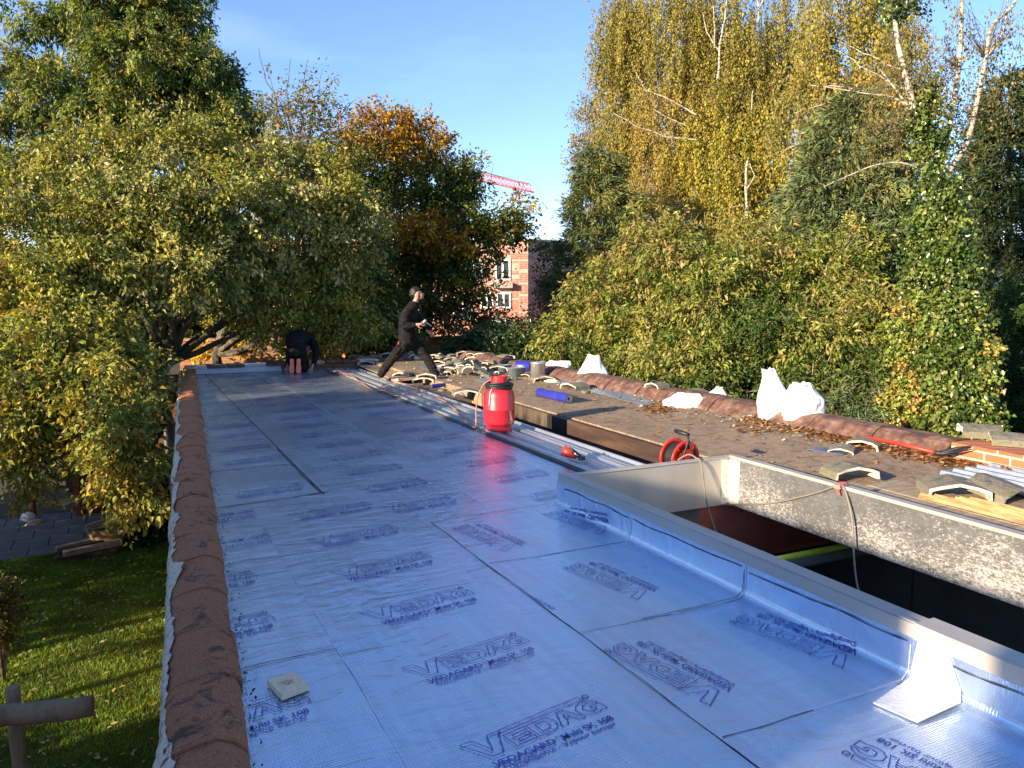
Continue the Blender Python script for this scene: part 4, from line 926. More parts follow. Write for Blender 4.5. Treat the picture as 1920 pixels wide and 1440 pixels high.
mb = MB(); mb.tube([Mr @ Vector((.12, -.15, .09)), Mr @ Vector((.06, .02, .10)), Mr @ Vector((.0, .16, .10)), Mr @ Vector((-.01, .205, .08))], .009, 8); mb.tube([Mr @ Vector((-.12, -.15, .09)), Mr @ Vector((-.05, .05, .10)), Mr @ Vector((.0, .16, .10))], .009, 8); mb.build('stand', BLACK, rl)
mb = MB(); mb.tube([Mr @ Vector((-.01, .205, .09)), Mr @ Vector((-.005, .212, .0)), Mr @ Vector((.0, .218, -.06))], [.015, .019, .016], 10); mb.build('handle', BLACK, rl)
CAB = pbr('grey_cable', (.16, .14, .12), (.22, .2, .17), scale=9, rough=.6, bmp=0)
mb = MB(); c0 = Vector((4.02, 5.17, .20)); rt = G(1294, 857, ZT + .006); rt.y = SYF + .0
xr = rt.x
mb.tube(smooth_path([c0, Vector((xr - .01, 5.06, .27)), Vector((xr, SYF, ZT + .012)), Vector((xr + .01, SYF - .05, ZT - .03)), Vector((xr + .04, SYF - .10, -.1)), Vector((xr + .12, SYF - .2, -.5)), Vector((xr + .2, SYF - .3, -1.2))]), .0075, 7)
tag(mb.build('reel_cable', CAB), 'grey cable dropping from the reel over the far rail into the opening', 'cable')
xi = SX1 - .035
def onface(px, py):
    r = _ray(px, py); t = xi / r.x; return Vector((0, 0, CAMH)) + r * t
mb = MB(); mb.tube(smooth_path([onface(1300, 958) + Vector((-.05, 0, 0)), onface(1362, 947), onface(1440, 944), onface(1520, 927), onface(1560, 914), G(1578, 909, ZT + .02), onface(1590, 930) + Vector((-.01, 0, 0)), onface(1604, 975) + Vector((-.03, 0, 0)), onface(1611, 1040) + Vector((-.05, 0, 0)), onface(1628, 1095) + Vector((-.1, 0, 0)), onface(1652, 1140) + Vector((-.14, 0, 0)), onface(1675, 1190) + Vector((-.2, 0, 0))]), .0072, 7)
tag(mb.build('looped_cable', CAB), 'thin grey cable taped to the right rail and hanging into the opening', 'cable')
mb = MB(); tp = G(1578, 911, ZT + .006)
mb.prism([(-.022, -.012), (-.024, .014), (.02, .018), (.024, -.01)], tp + Vector((-.06, -.012, 0)), tp + Vector((.055, .02, .004)), jit=.003, nseg=4); mb.prism([(-.008, -.012), (-.01, .004), (.01, .006)], tp + Vector((-.045, 0, 0)), tp + Vector((-.05, -.02, -.055)), jit=.002, nseg=3)
tag(mb.build('tape_knot', pbr('pink_tape', (.72, .16, .14), (.8, .24, .2), scale=20, rough=.45, bmp=.2)), 'knot of pinkish red tape on the right skylight rail', 'tape')

# ------------------------------------------------------------ wooden block with scribbles
wb = thing('wooden_block', 'small pale wooden block with red handwriting on the foil', 'wood block', G(540, 1291, .0), R(-9))
P_ = [G(500, 1273, .03), G(528, 1303, .03), G(580, 1283, .03), G(552, 1260, .03)]; c = wb.location
mb = MB(); M1 = Matrix.Rotation(R(9), 4, 'Z'); vs = [M1 @ (Vector(p) - c) for p in P_]; lo = [Vector((v.x, v.y, .006)) for v in vs]
mb.add(lo + vs, [(0, 1, 2, 3), (7, 6, 5, 4)] + [(i, (i + 1) % 4, 4 + (i + 1) % 4, 4 + i) for i in range(4)]); mb.build('block', pbr('planed_pine', (.74, .54, .32), (.82, .64, .42), scale=9, rough=.7, bmp=.15, stretch=(6, 1, 1)), wb)
mb = MB(); cen = sum(vs, Vector()) / 4; ux = (vs[2] - vs[1]).normalized(); uy = Vector((-ux.y, ux.x, 0))
def scrib(mb, x0, y0, n, s, w2, sd):
    rnd = random.Random(sd); p = [cen + ux * (x0 + s * i) + uy * (y0 + rnd.uniform(-.006, .006)) + UZ * .0008 for i in range(n)]
    for a, b in zip(p[:-1], p[1:]):
        d_ = (b - a).normalized(); q = Vector((-d_.y, d_.x, 0)) * w2; mb.add([a + q, a - q, b - q, b + q], [(0, 1, 2, 3)])
scrib(mb, -.026, .008, 12, .0045, .0016, 1); scrib(mb, -.020, -.008, 9, .005, .0019, 2); mb.build('red_scribble', pbr('red_ink', (.5, .03, .04), scale=9, rough=.6, bmp=0), wb)
mb = MB(); scrib(mb, -.032, .022, 9, .005, .0007, 3); scrib(mb, -.01, -.020, 8, .004, .0007, 5); mb.build('pencil_scribble', pbr('pencil', (.12, .10, .09), scale=9, rough=.6, bmp=0), wb)

# ------------------------------------------------------------ long red tool lying in the leaves
lt = thing('long_tool', 'long red pole with a black forked end lying in dry leaves', 'tool', G(1690, 835, .19))
a, b = G(1625, 820, .185), G(1752, 848, .19); mb = MB(); mb.tube([a, a.lerp(b, .5) + UZ * .01, b], [.016, .017, .018], 10); mb.build('pole', RP, lt, world=True)
mb = MB(); e1, e2 = G(1822, 836, .27), G(1826, 842, .25); mb.tube([b, b.lerp(e1, .15) + UZ * -.02, b.lerp(e1, .6), e1], [.02, .022, .016, .003], 8); mb.tube([b, b.lerp(e2, .2) + UZ * -.02, e2], [.012, .016, .003], 8); mb.build('fork', BLACK, lt, world=True)

CREAMV = leafmat('crumb', .0, .9, .1)
# ------------------------------------------------------------ dry leaves along the coping (uncountable)
def scatter_leaves(name, pts, size, cols, curl=.6, mat=None):
    n = len(pts); P = np.array(pts, np.float32); a = RNG.uniform(0, 6.28, n); s = RNG.uniform(.6, 1.3, n) * size
    d_ = np.stack([np.cos(a), np.sin(a), RNG.uniform(-.3, curl, n)], 1); e = np.stack([-np.sin(a), np.cos(a), RNG.uniform(-.2, curl, n)], 1) * .55
    d_ *= s[:, None]; e *= s[:, None]; z = np.stack([np.zeros(n), np.zeros(n), RNG.uniform(0, .5, n) * s], 1)
    V = np.stack([P - d_, P - e + z, P + d_, P + e + z * .3], 1).reshape(-1, 3); C = np.array(cols)[RNG.integers(0, len(cols), n)] * RNG.uniform(.7, 1.2, (n, 1))
    return raw(name, V, np.arange(4 * n).reshape(-1, 4), mat or LEAF, col=C.repeat(4, 0))
pts = []
for k in range(1500):
    y = random.uniform(3.9, 7.0); x = 6.42 - abs(random.gauss(0, .12)) - .02; 
    if y > 6.3 and random.random() < .6: continue
    pts.append((x, y, .112 + random.random() * .05 * max(0, 1 - (6.42 - x) / .25)))
for k in range(420): c_ = G(1236 + random.gauss(0, 14), 765 + random.gauss(0, 5), .11); pts.append((c_.x, c_.y, .11 + random.random() * .02))
for k in range(260): pts.append((random.uniform(4.8, 6.4), random.uniform(3.9, 12), .108))
for k in range(200): c_ = G(random.uniform(1380, 1500), 800 + random.uniform(-8, 12), .11); pts.append((c_.x, c_.y, .11))
o = scatter_leaves('dry_leaves', pts, .026, [(.42, .20, .07), (.50, .28, .11), (.30, .13, .05), (.22, .09, .04), (.55, .36, .16)]); tag(o, 'drift of dry orange leaves along the right coping', 'dry leaves', kind='stuff')
pts = [(x, y, GZ + .035) for x, y in zip(RNG.uniform(-2.6, .5, 900), RNG.uniform(6, 14, 900)) if x < (y - 2.64) * .0665 - .06]
o = scatter_leaves('fallen_leaves', pts, .032, [(.45, .38, .10), (.50, .42, .18), (.30, .22, .07), (.42, .42, .14)], .3); tag(o, 'yellow fallen leaves scattered over the lawn', 'fallen leaves', kind='stuff')
pts = [(PX1(y) + abs(random.gauss(.0, .03)) + .012, y, .012) for y in [random.uniform(2.3, 15.5) for _ in range(420)]]
o = scatter_leaves('moss_crumbs', pts, .008, [(.02, .02, .018), (.05, .04, .02), (.03, .03, .02)], .8); tag(o, 'dark moss crumbs along the foot of the left coping', 'crumbs', kind='stuff')

pts = []
for k in range(700):
    c_ = G(random.gauss(890, 70), random.gauss(692, 12), .10)
    if 4.6 < c_.x < 6.35 and 6 < c_.y < 15.6: pts.append((c_.x, c_.y, .108))
for k in range(500): y = random.uniform(5, 14); pts.append((6.4 - abs(random.gauss(0, .25)), y, .108))
o = scatter_leaves('tile_crumbs', pts, .022, [(.5, .44, .33), (.26, .22, .16), (.16, .14, .10), (.60, .54, .42)], .9, CREAMV); tag(o, 'crumbs and chips of broken tile strewn over the old roof', 'crumbs', kind='stuff')
# ============================================================ people
def skin(name, nodes, edges, mat, parent, root, sub=1, jit=0.0, smooth=True):
    """nodes: {key: (Vector, radius or (rx, ry))}; one continuous skinned surface"""
    keys = list(nodes); me = bpy.data.meshes.new(name); me.from_pydata([tuple(nodes[k][0]) for k in keys], [(keys.index(a), keys.index(b)) for a, b in edges], [])
    o = bpy.data.objects.new(name, me); COL.objects.link(o); m = o.modifiers.new('sk', 'SKIN'); m.use_smooth_shade = smooth
    for i, k in enumerate(keys):
        r = nodes[k][1]; d = me.skin_vertices[0].data[i]; d.radius = r if isinstance(r, tuple) else (r, r); d.use_root = (k == root)
    if sub: s = o.modifiers.new('ss', 'SUBSURF'); s.levels = s.render_levels = sub
    bpy.context.view_layer.update(); me2 = bpy.data.meshes.new_from_object(o.evaluated_get(bpy.context.evaluated_depsgraph_get())); bpy.data.objects.remove(o)
    if jit:
        for v in me2.vertices: v.co += Vector((noise.noise(v.co * 14), noise.noise(v.co * 14 + Vector((9, 0, 0))), noise.noise(v.co * 14 + Vector((0, 9, 0))))) * jit
    me2.name = name; me2.materials.clear(); me2.materials.append(mat); o = bpy.data.objects.new(name, me2); COL.objects.link(o); o.parent = parent
    return o
def chain(*ks): return list(zip(ks[:-1], ks[1:]))
SKIN_ = pbr('skin', (.42, .22, .14), (.48, .26, .17), scale=12, rough=.5, bmp=.05)
HAIR = pbr('dark_hair', (.008, .006, .005), (.018, .013, .010), scale=60, rough=.6, bmp=.8, bscale=90)
WORK = pbr('black_workwear', (.008, .008, .009), (.018, .017, .018), scale=9, rough=.8, bmp=1.0, bscale=9, bdist=.05, stretch=(1, 1, 2.2), spec=.12)
TROU = pbr('black_trousers', (.009, .009, .009), (.022, .020, .018), scale=9, rough=.85, bmp=1.0, bscale=9, bdist=.05, stretch=(1, 1, 2.2), spec=.12)
BOOT = pbr('worn_boot', (.12, .095, .07), (.22, .18, .14), scale=20, rough=.7)
SOLE = pbr('salmon_sole', (.92, .20, .10), (.95, .26, .14), scale=14, rough=.6, bmp=.3)
def fingers(nodes, edges, pre, wrist, dirn, palm_n, s=1.0, curl=.8):
    """palm + five separate fingers; returns names"""
    d_ = dirn.normalized(); nrm = palm_n.normalized(); lat = d_.cross(nrm).normalized()
    nodes[pre + 'palm'] = (wrist + d_ * .05 * s, (.036 * s, .020 * s)); nodes[pre + 'kk'] = (wrist + d_ * .085 * s, (.038 * s, .016 * s)); edges += [(pre + 'wr', pre + 'palm'), (pre + 'palm', pre + 'kk')]
    for i, (o_, L_) in enumerate(((-.030, .070), (-.010, .080), (.010, .075), (.028, .058))):
        p = wrist + d_ * .09 * s + lat * o_ * s; q = p + (d_ * (1 - curl * .3) + nrm * curl * .5).normalized() * L_ * .5 * s; r = q + (d_ * (1 - curl) + nrm * curl).normalized() * L_ * .5 * s
        for nm, v, rr in (('a', p, .0095), ('b', q, .009), ('c', r, .0075)): nodes[f'{pre}f{i}{nm}'] = (v, rr * s)
        edges += [(pre + 'kk', f'{pre}f{i}a'), (f'{pre}f{i}a', f'{pre}f{i}b'), (f'{pre}f{i}b', f'{pre}f{i}c')]
    t0 = wrist + d_ * .03 * s - lat * .035 * s; t1 = t0 + (d_ * .6 - lat * .5 + nrm * .4).normalized() * .045 * s; t2 = t1 + (d_ * .8 + nrm * .6).normalized() * .03 * s
    nodes[pre + 't0'] = (t0, .012 * s); nodes[pre + 't1'] = (t1, .010 * s); nodes[pre + 't2'] = (t2, .009 * s); edges += [(pre + 'palm', pre + 't0'), (pre + 't0', pre + 't1'), (pre + 't1', pre + 't2')]

# ---- walking man, seen from his right side, striding to the right
mb0 = P3(770, 714, 13.8); mb0.z = 0
man = thing('person', 'man in black workwear striding right, holding a small white tool', 'person', mb0)
def W(u, v, z): return UR * u + UF * v + UZ * z
nd = {'pel': (W(-.02, 0, .75), (.08, .08)), 'wai': (W(-.03, 0, .88), (.08, .08)), 'che': (W(.0, 0, 1.08), (.09, .09)), 'sho': (W(.03, 0, 1.24), (.045, .05)), 'nek': (W(.075, 0, 1.34), .058), 'jaw': (W(.13, -.005, 1.41), (.062, .058)), 'hea': (W(.145, -.005, 1.50), (.088, .078)), 'top': (W(.13, -.005, 1.575), (.07, .065)), 'fac': (W(.195, -.01, 1.465), (.045, .05)), 'nos': (W(.252, -.015, 1.475), .012), 'chi': (W(.20, -.01, 1.40), .026),
      'nsh': (W(-.0, -.15, 1.20), .04), 'nel': (W(-.08, -.25, .96), .036), 'nwr': (W(.14, -.24, .99), .028),
      'fsh': (W(.04, .15, 1.20), .04), 'fel': (W(.16, .24, .96), .036), 'fwr': (W(.28, .10, .86), .028),
      'nhi': (W(-.03, -.09, .72), .07), 'nkn': (W(-.30, -.12, .41), .05), 'nan': (W(-.52, -.12, .11), .035), 'nto': (W(-.43, -.13, .04), .03),
      'fhi': (W(.0, .09, .72), .07), 'fkn': (W(.28, .03, .42), .05), 'fan': (W(.47, -.08, .09), .035), 'fto': (W(.60, -.10, .04), .03), 'ear': (W(.13, -.085, 1.485), (.018, .008)), 'ear2': (W(.13, .075, 1.485), (.018, .008))}
ed = chain('pel', 'wai', 'che', 'sho', 'nek', 'jaw', 'hea', 'top') + [('hea', 'fac'), ('fac', 'nos'), ('fac', 'chi'), ('sho', 'nsh'), ('nsh', 'nel'), ('nel', 'nwr'), ('sho', 'fsh'), ('fsh', 'fel'), ('fel', 'fwr'), ('pel', 'nhi'), ('nhi', 'nkn'), ('nkn', 'nan'), ('nan', 'nto'), ('pel', 'fhi'), ('fhi', 'fkn'), ('fkn', 'fan'), ('fan', 'fto'), ('hea', 'ear'), ('hea', 'ear2')]
fingers(nd, ed, 'n', nd['nwr'][0], UR + UZ * .12, UF * .9 + UZ * -.2, 1.1); fingers(nd, ed, 'f', nd['fwr'][0], UR * .8 - UZ * .6, -UF, 1.0)
skin('body', nd, ed, SKIN_, man, 'pel', 1)
def ering(c, au, av, n=20): return [c + au * math.cos(6.2832 * i / n) + av * math.sin(6.2832 * i / n) for i in range(n)]
def eloft(mb, rings):
    n = len(rings[0]); vs = [p for r in rings for p in r]
    mb.add(vs, [(i * n + j, i * n + (j + 1) % n, (i + 1) * n + (j + 1) % n, (i + 1) * n + j) for i in range(len(rings) - 1) for j in range(n)] + [tuple(range(n))[::-1], tuple(range(len(vs) - n, len(vs)))], smooth=True)
def cloth(name, mb, mat, parent, vox=.016, folds=.012, fs=9.0):
    """fuses the collected sleeves / legs / trunk into one continuous garment with folds"""
    o = mb.build(name, mat); r = o.modifiers.new('r', 'REMESH'); r.mode = 'VOXEL'; r.voxel_size = vox; r.use_smooth_shade = True
    q = o.modifiers.new('s', 'SMOOTH'); q.iterations = 3; q.factor = .5
    bpy.context.view_layer.update(); me = bpy.data.meshes.new_from_object(o.evaluated_get(bpy.context.evaluated_depsgraph_get())); bpy.data.objects.remove(o)
    for v in me.vertices:
        p = v.co * fs; n_ = noise.noise(Vector((p.x, p.y, p.z * 1.8))); m_ = noise.noise(Vector((p.x * 2.3 + 5, p.y * 2.3, p.z * 3.4)))
        v.co = v.co + v.normal * folds * (-abs(n_) * 1.6 + .5 + m_ * .5)
    me.name = name; me.materials.clear(); me.materials.append(mat); o = bpy.data.objects.new(name, me); COL.objects.link(o); o.parent = parent; return o
mb = MB(); eloft(mb, [ering(W(u, 0, z), UR * a_, UF * b_) for u, z, a_, b_ in ((-.03, .66, .155, .185), (-.045, .74, .155, .185), (-.055, .86, .14, .175), (-.04, .98, .15, .19), (-.02, 1.10, .155, .205), (.0, 1.20, .135, .205), (.03, 1.27, .115, .17), (.06, 1.325, .085, .10), (.075, 1.375, .066, .07))])
mb.tube([W(.0, -.16, 1.22), W(-.04, -.225, 1.12), W(-.09, -.25, .97), W(-.07, -.255, .945), W(.03, -.25, .97), W(.12, -.24, .99)], [.07, .078, .068, .066, .056, .046], 14)
mb.tube([W(.05, .16, 1.22), W(.10, .22, 1.10), W(.17, .25, .96), W(.27, .11, .87)], [.07, .074, .064, .046], 14)
mb.tube([W(-.03, -.12, .66), W(-.02, .12, .655)], [.06, .06], 10)
cloth('jacket', mb, WORK, man)
mb = MB(); eloft(mb, [ering(W(-.02, 0, z), UR * a_, UF * b_) for z, a_, b_ in ((.84, .12, .15), (.74, .135, .165), (.66, .14, .165), (.60, .10, .13))])
mb.tube([W(-.04, -.085, .70), W(-.13, -.11, .59), W(-.29, -.12, .41), W(-.33, -.12, .36), W(-.43, -.12, .23), W(-.51, -.12, .10)], [.11, .105, .078, .080, .074, .062], 14)
mb.tube([W(.0, .08, .70), W(.12, .07, .59), W(.27, .03, .42), W(.30, .01, .37), W(.38, -.03, .24), W(.46, -.08, .09)], [.11, .105, .078, .080, .074, .062], 14)
cloth('trousers', mb, TROU, man)
mb = MB(); mb.box((0, 0, 0), (.10, .03, .16), bev=.012, M=Matrix.Translation(W(-.20, -.215, .56)) @ Matrix.Rotation(-YAW, 4, 'Z') @ Matrix.Rotation(R(38), 4, 'Y')); mb.build('thigh_pocket', TROU, man)
mb = MB(); mb.box((0, 0, 0), (.018, .012, .05), M=Matrix.Translation(W(-.17, -.215, .68)) @ Matrix.Rotation(-YAW, 4, 'Z')); mb.build('red_tag', pbr('red_tag', (.4, .04, .03), scale=9), man)
for h_, (x, y, z) in {'rear': (-.52, -.12, .05), 'front': (.47, -.08, .045)}.items():
    sk_n = {'h': (W(x - .03, y, z + .01), .046), 'a': (W(x, y, z + .07), .055), 'm': (W(x + .09, y - .01, z), (.048, .042)), 't': (W(x + .17, y - .02, z - .008), (.042, .034))}
    skin('boot', sk_n, [('h', 'a'), ('h', 'm'), ('m', 't')], BOOT if h_ == 'rear' else BLACK, man, 'h', 2)
hn = {'a': (W(.10, -.005, 1.555), (.088, .085)), 'b': (W(.075, -.005, 1.49), (.066, .078)), 'c': (W(.165, -.005, 1.585), (.055, .062))}
hb_ = bmesh.new(); bmesh.ops.create_icosphere(hb_, subdivisions=3, radius=1); hc = W(.108, -.005, 1.53)
for v in hb_.verts:
    d_ = UR * v.co.x * .102 + UF * v.co.y * .086 + UZ * v.co.z * .092; 
    if v.co.x > .25 and v.co.z < .50: d_ = d_ * .62
    if v.co.z < -.35: d_ = d_ - UR * .02 + UZ * .0
    v.co = hc + d_ * (1 + .16 * noise.noise(v.co * 6)); 
me_ = bpy.data.meshes.new('hair'); hb_.to_mesh(me_); hb_.free(); me_.materials.append(HAIR); ho = bpy.data.objects.new('hair', me_); COL.objects.link(ho); ho.parent = man
for v in (-.045, .03):
    mb = MB(); mb.lathe([(0, -.007), (.007, 0), (0, .007)], 8, M=Matrix.Translation(W(.232, v, 1.497))); mb.build('eye', BLACK, man)
mb = MB(); mb.tube([W(.238, -.035, 1.432), W(.243, -.012, 1.430), W(.238, .012, 1.432)], .005, 5); mb.build('mouth', pbr('lips', (.3, .1, .08), scale=9), man)
tw = thing('trowel', 'small white-handled scraper in the walking man\'s hand', 'tool', mb0 + W(.26, -.22, 1.02))
mb = MB(); mb.tube([W(-.03, 0, -.01), W(.04, .0, .045)], [.016, .018], 8); mb.build('grip', pbr('white_plastic', (.75, .76, .78), scale=9, rough=.4), tw)
mb = MB(); mb.box((0, 0, 0), (.13, .05, .004), M=Matrix.Translation(W(.08, .02, -.02)) @ Matrix.Rotation(-YAW, 4, 'Z') @ Matrix.Rotation(R(35), 4, 'Y')); mb.build('blade', ZINC2, tw)

# ---- kneeling man seen from behind
kb = G(553, 701, 0)
km = thing('person', 'man in black kneeling bent forward with salmon shoe soles toward the viewer', 'person', kb)
nd = {'pel': (W(-.02, .30, .50), (.08, .08)), 'bel': (W(-.02, .45, .62), (.08, .08)), 'che': (W(-.01, .68, .64), (.09, .08)), 'sho': (W(0, .84, .55), (.08, .07)), 'nek': (W(.0, .94, .47), .055), 'hea': (W(.0, 1.03, .40), (.078, .085)), 'top': (W(.0, 1.10, .36), (.06, .07)), 'fac': (W(.0, 1.02, .32), .05), 'nos': (W(.0, 1.05, .275), .014)}
ed = chain('pel', 'bel', 'che', 'sho', 'nek', 'hea', 'top') + [('hea', 'fac'), ('fac', 'nos')]
for s, n_ in ((-1, 'l'), (1, 'r')):
    nd[n_ + 'hi'] = (W(s * .09 - .02, .32, .46), .07); nd[n_ + 'kn'] = (W(s * .11 - .03, .44, .09), .05); nd[n_ + 'an'] = (W(s * .065, .10, .11), .04); nd[n_ + 'to'] = (W(s * .065, .05, .05), .03)
    nd[n_ + 'sh'] = (W(s * .19, .82, .55), .065); nd[n_ + 'el'] = (W(s * .29, .72, .30), .045); nd[n_ + 'wr'] = (W(s * .25, .40, .10), .028); nd[n_ + 'el'] = (W(s * .30, .62, .32), .045)
    ed += [('pel', n_ + 'hi'), (n_ + 'hi', n_ + 'kn'), (n_ + 'kn', n_ + 'an'), (n_ + 'an', n_ + 'to'), ('sho', n_ + 'sh'), (n_ + 'sh', n_ + 'el'), (n_ + 'el', n_ + 'wr')]
    fingers(nd, ed, n_, nd[n_ + 'wr'][0], -UZ * .4 - UF * .5, -UZ, 1.0, .3)
skin('body', nd, ed, SKIN_, km, 'pel', 1)
def YR(dv, dz): return (UF * dv + UZ * dz)
mb = MB(); sp_ = [(.17, .50, .17, .13), (.24, .60, .21, .145), (.36, .69, .235, .15), (.52, .73, .25, .145), (.68, .70, .25, .135), (.82, .61, .22, .125), (.90, .52, .12, .09), (.94, .47, .07, .065)]
rg = []
for i, (v, z, a_, b_) in enumerate(sp_):
    v0, z0 = sp_[max(0, i - 1)][:2]; v1, z1 = sp_[min(len(sp_) - 1, i + 1)][:2]; t = Vector((v1 - v0, z1 - z0)).normalized(); rg.append(ering(W(-.02, v, z), UR * a_, YR(-t.y, t.x) * b_))
eloft(mb, rg)
for s_ in (-1, 1): mb.tube([W(s_ * .17, .76, .62), W(s_ * .25, .72, .48), W(s_ * .29, .63, .33), W(s_ * .26, .46, .14)], [.085, .082, .068, .050], 14)
cloth('jacket', mb, WORK, km)
mb = MB(); eloft(mb, [ering(W(-.02, v, z), UR * a_, YR(.5, .86) * b_) for v, z, a_, b_ in ((.06, .42, .10, .08), (.10, .45, .165, .13), (.18, .48, .20, .16), (.28, .54, .20, .15), (.38, .60, .18, .12))])
for s_ in (-1, 1): mb.tube([W(s_ * .095 - .02, .20, .46), W(s_ * .11 - .02, .27, .30), W(s_ * .12 - .02, .40, .13), W(s_ * .11, .34, .09), W(s_ * .085, .13, .10)], [.125, .115, .098, .085, .064], 14)
cloth('trousers', mb, TROU, km)
mb = MB()
for s in (-1, 1):
    M0 = Matrix.Translation(W(s * .068, .045, .155)) @ Matrix.Rotation(-YAW + R(s * 4), 4, 'Z') @ Matrix.Rotation(R(-9), 4, 'X')
    prof = [(.036, -.145), (.05, -.09), (.050, -.03), (.036, .03), (.036, .08), (.041, .115), (.030, .145)]
    vs = [(x, 0, z) for x, z in prof] + [(-x, 0, z) for x, z in prof[::-1]]; n_ = len(vs)
    mb = MB(); mb.add([(x, -.012, z) for x, _, z in vs] + [(x, .014, z) for x, _, z in vs], [tuple(range(n_)), tuple(range(n_, 2 * n_))[::-1]] + [(i, (i + 1) % n_, n_ + (i + 1) % n_, n_ + i) for i in range(n_)], M=M0); mb.build('shoe_sole', SOLE, km)
    mb = MB(); mb.tube([M0 @ Vector((0, .04, -.11)), M0 @ Vector((0, .05, -.02)), M0 @ Vector((0, .055, .10))], [.038, .045, .04], 10); mb.build('shoe', BLACK, km)
mb = MB(); mb.lathe([(0, -.09), (.06, -.05), (.085, 0), (.07, .06), (0, .09)], 14, M=Matrix.Translation(W(0, 1.04, .43))); mb.build('hair', HAIR, km)

km.scale = (.93, .93, .93)
# ============================================================ vegetation
def nrm(a): return a / np.maximum(np.linalg.norm(a, axis=1, keepdims=True), 1e-9)
def leaves(name, parent, P, D, ln, wd, C, mat, flat=.35, fold=.25, droop=0.0):
    """P centres, D leaf axis, diamond leaf of two triangles folded on the midrib"""
    n = len(P); rn = RNG.normal(0, 1, (n, 3)); rn[:, 2] += flat * 3
    D = nrm(D + np.array([0, 0, -droop])); S = nrm(np.cross(D, rn)); U = np.cross(S, D)
    s = RNG.uniform(.5, 1.4, (n, 1)); L_ = D * ln * s; Wd = S * wd * s * .5
    a = P; b = P + L_ * .42 - Wd + U * wd * fold * s; c = P + L_ - U * ln * .12 * s; d = P + L_ * .42 + Wd + U * wd * fold * s
    V = np.stack([a, b, c, d], 1).reshape(-1, 3); i = np.arange(n)[:, None] * 4; Fq = np.concatenate([i + np.array([[0, 1, 2]]), i + np.array([[0, 2, 3]])], 1).reshape(-1, 3)
    return raw(name, V, Fq, mat, parent, col=np.clip(C, 0, 1).repeat(4, 0))
def lump(d, seed, k=3.0):
    a = d * k + seed; return np.sin(a[:, 0] * 1.7 + np.sin(a[:, 1] * 1.3)) * .5 + np.sin(a[:, 1] * 2.1 + a[:, 2] * 1.7) * .3 + np.sin(a[:, 2] * 2.6 + a[:, 0]) * .2
def clumps(blobs, seed=0, shell=.45, front=.0):
    C_, O_, I_ = [], [], []
    for bi, b in enumerate(blobs):
        c = np.array(b[0:3]); r = np.array(b[3:6]); n = int(b[6]); d = nrm(RNG.normal(0, 1, (n, 3)))
        if front:   # fewer clumps on the side away from the viewer
            tv = nrm((-c + np.array([0, 0, CAMH]))[None, :])[0]; k = (d @ tv) > RNG.uniform(-1.0, 1.0, n) * 1.0 - .55 * front; d[~k] *= -1
        q = (shell + (1 - shell) * RNG.random(n) ** .6) * (1 + .22 * lump(d, seed + bi * 3.3)); C_.append(c + d * r * q[:, None]); O_.append(d); I_.append(np.full(n, b[7] if len(b) > 7 else 0))
    return np.concatenate(C_), np.concatenate(O_), np.concatenate(I_).astype(int)
def crown(name, parent, blobs, ln, wd, npc, pal, mat=None, L=(.25, .5), droop=.2, jit=.07, shell=.45, leafdroop=.35, spread=.9, seed=0, flat=.35, hang=0.0, front=1.0):
    cc, oo, ii = clumps(blobs, seed, shell, front); n = len(cc)
    dr = nrm(oo * .7 + RNG.normal(0, .5, (n, 3)) + np.array([0, 0, -droop])); 
    if hang: dr = nrm(dr * (1 - hang) + np.array([0, 0, -1.]) * hang + RNG.normal(0, .06, (n, 3)))
    Lc = RNG.uniform(L[0], L[1], n); t = RNG.random((n, npc)) ** .8
    P = cc[:, None, :] + dr[:, None, :] * (t * Lc[:, None])[:, :, None] + RNG.normal(0, jit, (n, npc, 3)) * (1 if not hang else .8)
    D = dr[:, None, :] + RNG.normal(0, spread, (n, npc, 3)) * .75
    pals = [np.array(p) for p in pal]; base = np.zeros((n, 3))
    for k, p in enumerate(pals):
        m = ii == k
        if m.any(): base[m] = p[RNG.integers(0, len(p), m.sum())]
    Cc = base[:, None, :] * RNG.uniform(.62, 1.35, (n, npc, 1)) * RNG.uniform(.85, 1.15, (n, npc, 3)); Cc = Cc * RNG.uniform(.8, 1.15, (n, 1, 1))
    o = leaves(name, parent, P.reshape(-1, 3), D.reshape(-1, 3), ln, wd, Cc.reshape(-1, 3), mat or LEAF, droop=leafdroop, flat=flat)
    return o, cc, dr
BARK = pbr('bark', (.050, .042, .030), (.11, .095, .065), (.16, .14, .09), scale=9, rough=.95, bmp=.9, bscale=22, bdist=.03, stretch=(1, 1, .35))
def birch_mat():
    m, t, p, o = newmat('birch_bark'); L = t.links.new; a = tex(t, 7, 4, .7, (1, 1, 3.5)); b = tex(t, 1.8, 3, .6)
    r = ramp(t, a.outputs['Fac'], [(.42, (.08, .07, .06)), (.50, (.50, .45, .36))]); r2 = ramp(t, b.outputs['Fac'], [(.35, (.8, .76, .68)), (.65, (1, 1, 1))]); c = mixc(t, 1.0, r.outputs[0], r2.outputs[0], 'MULTIPLY'); L(c.outputs[0], p.inputs['Base Color']); p.inputs['Roughness'].default_value = .8; return m
BIRCH = birch_mat()
TWIG = pbr('pale_twig', (.26, .21, .15), (.40, .34, .26), scale=8, rough=.9, bmp=.2)
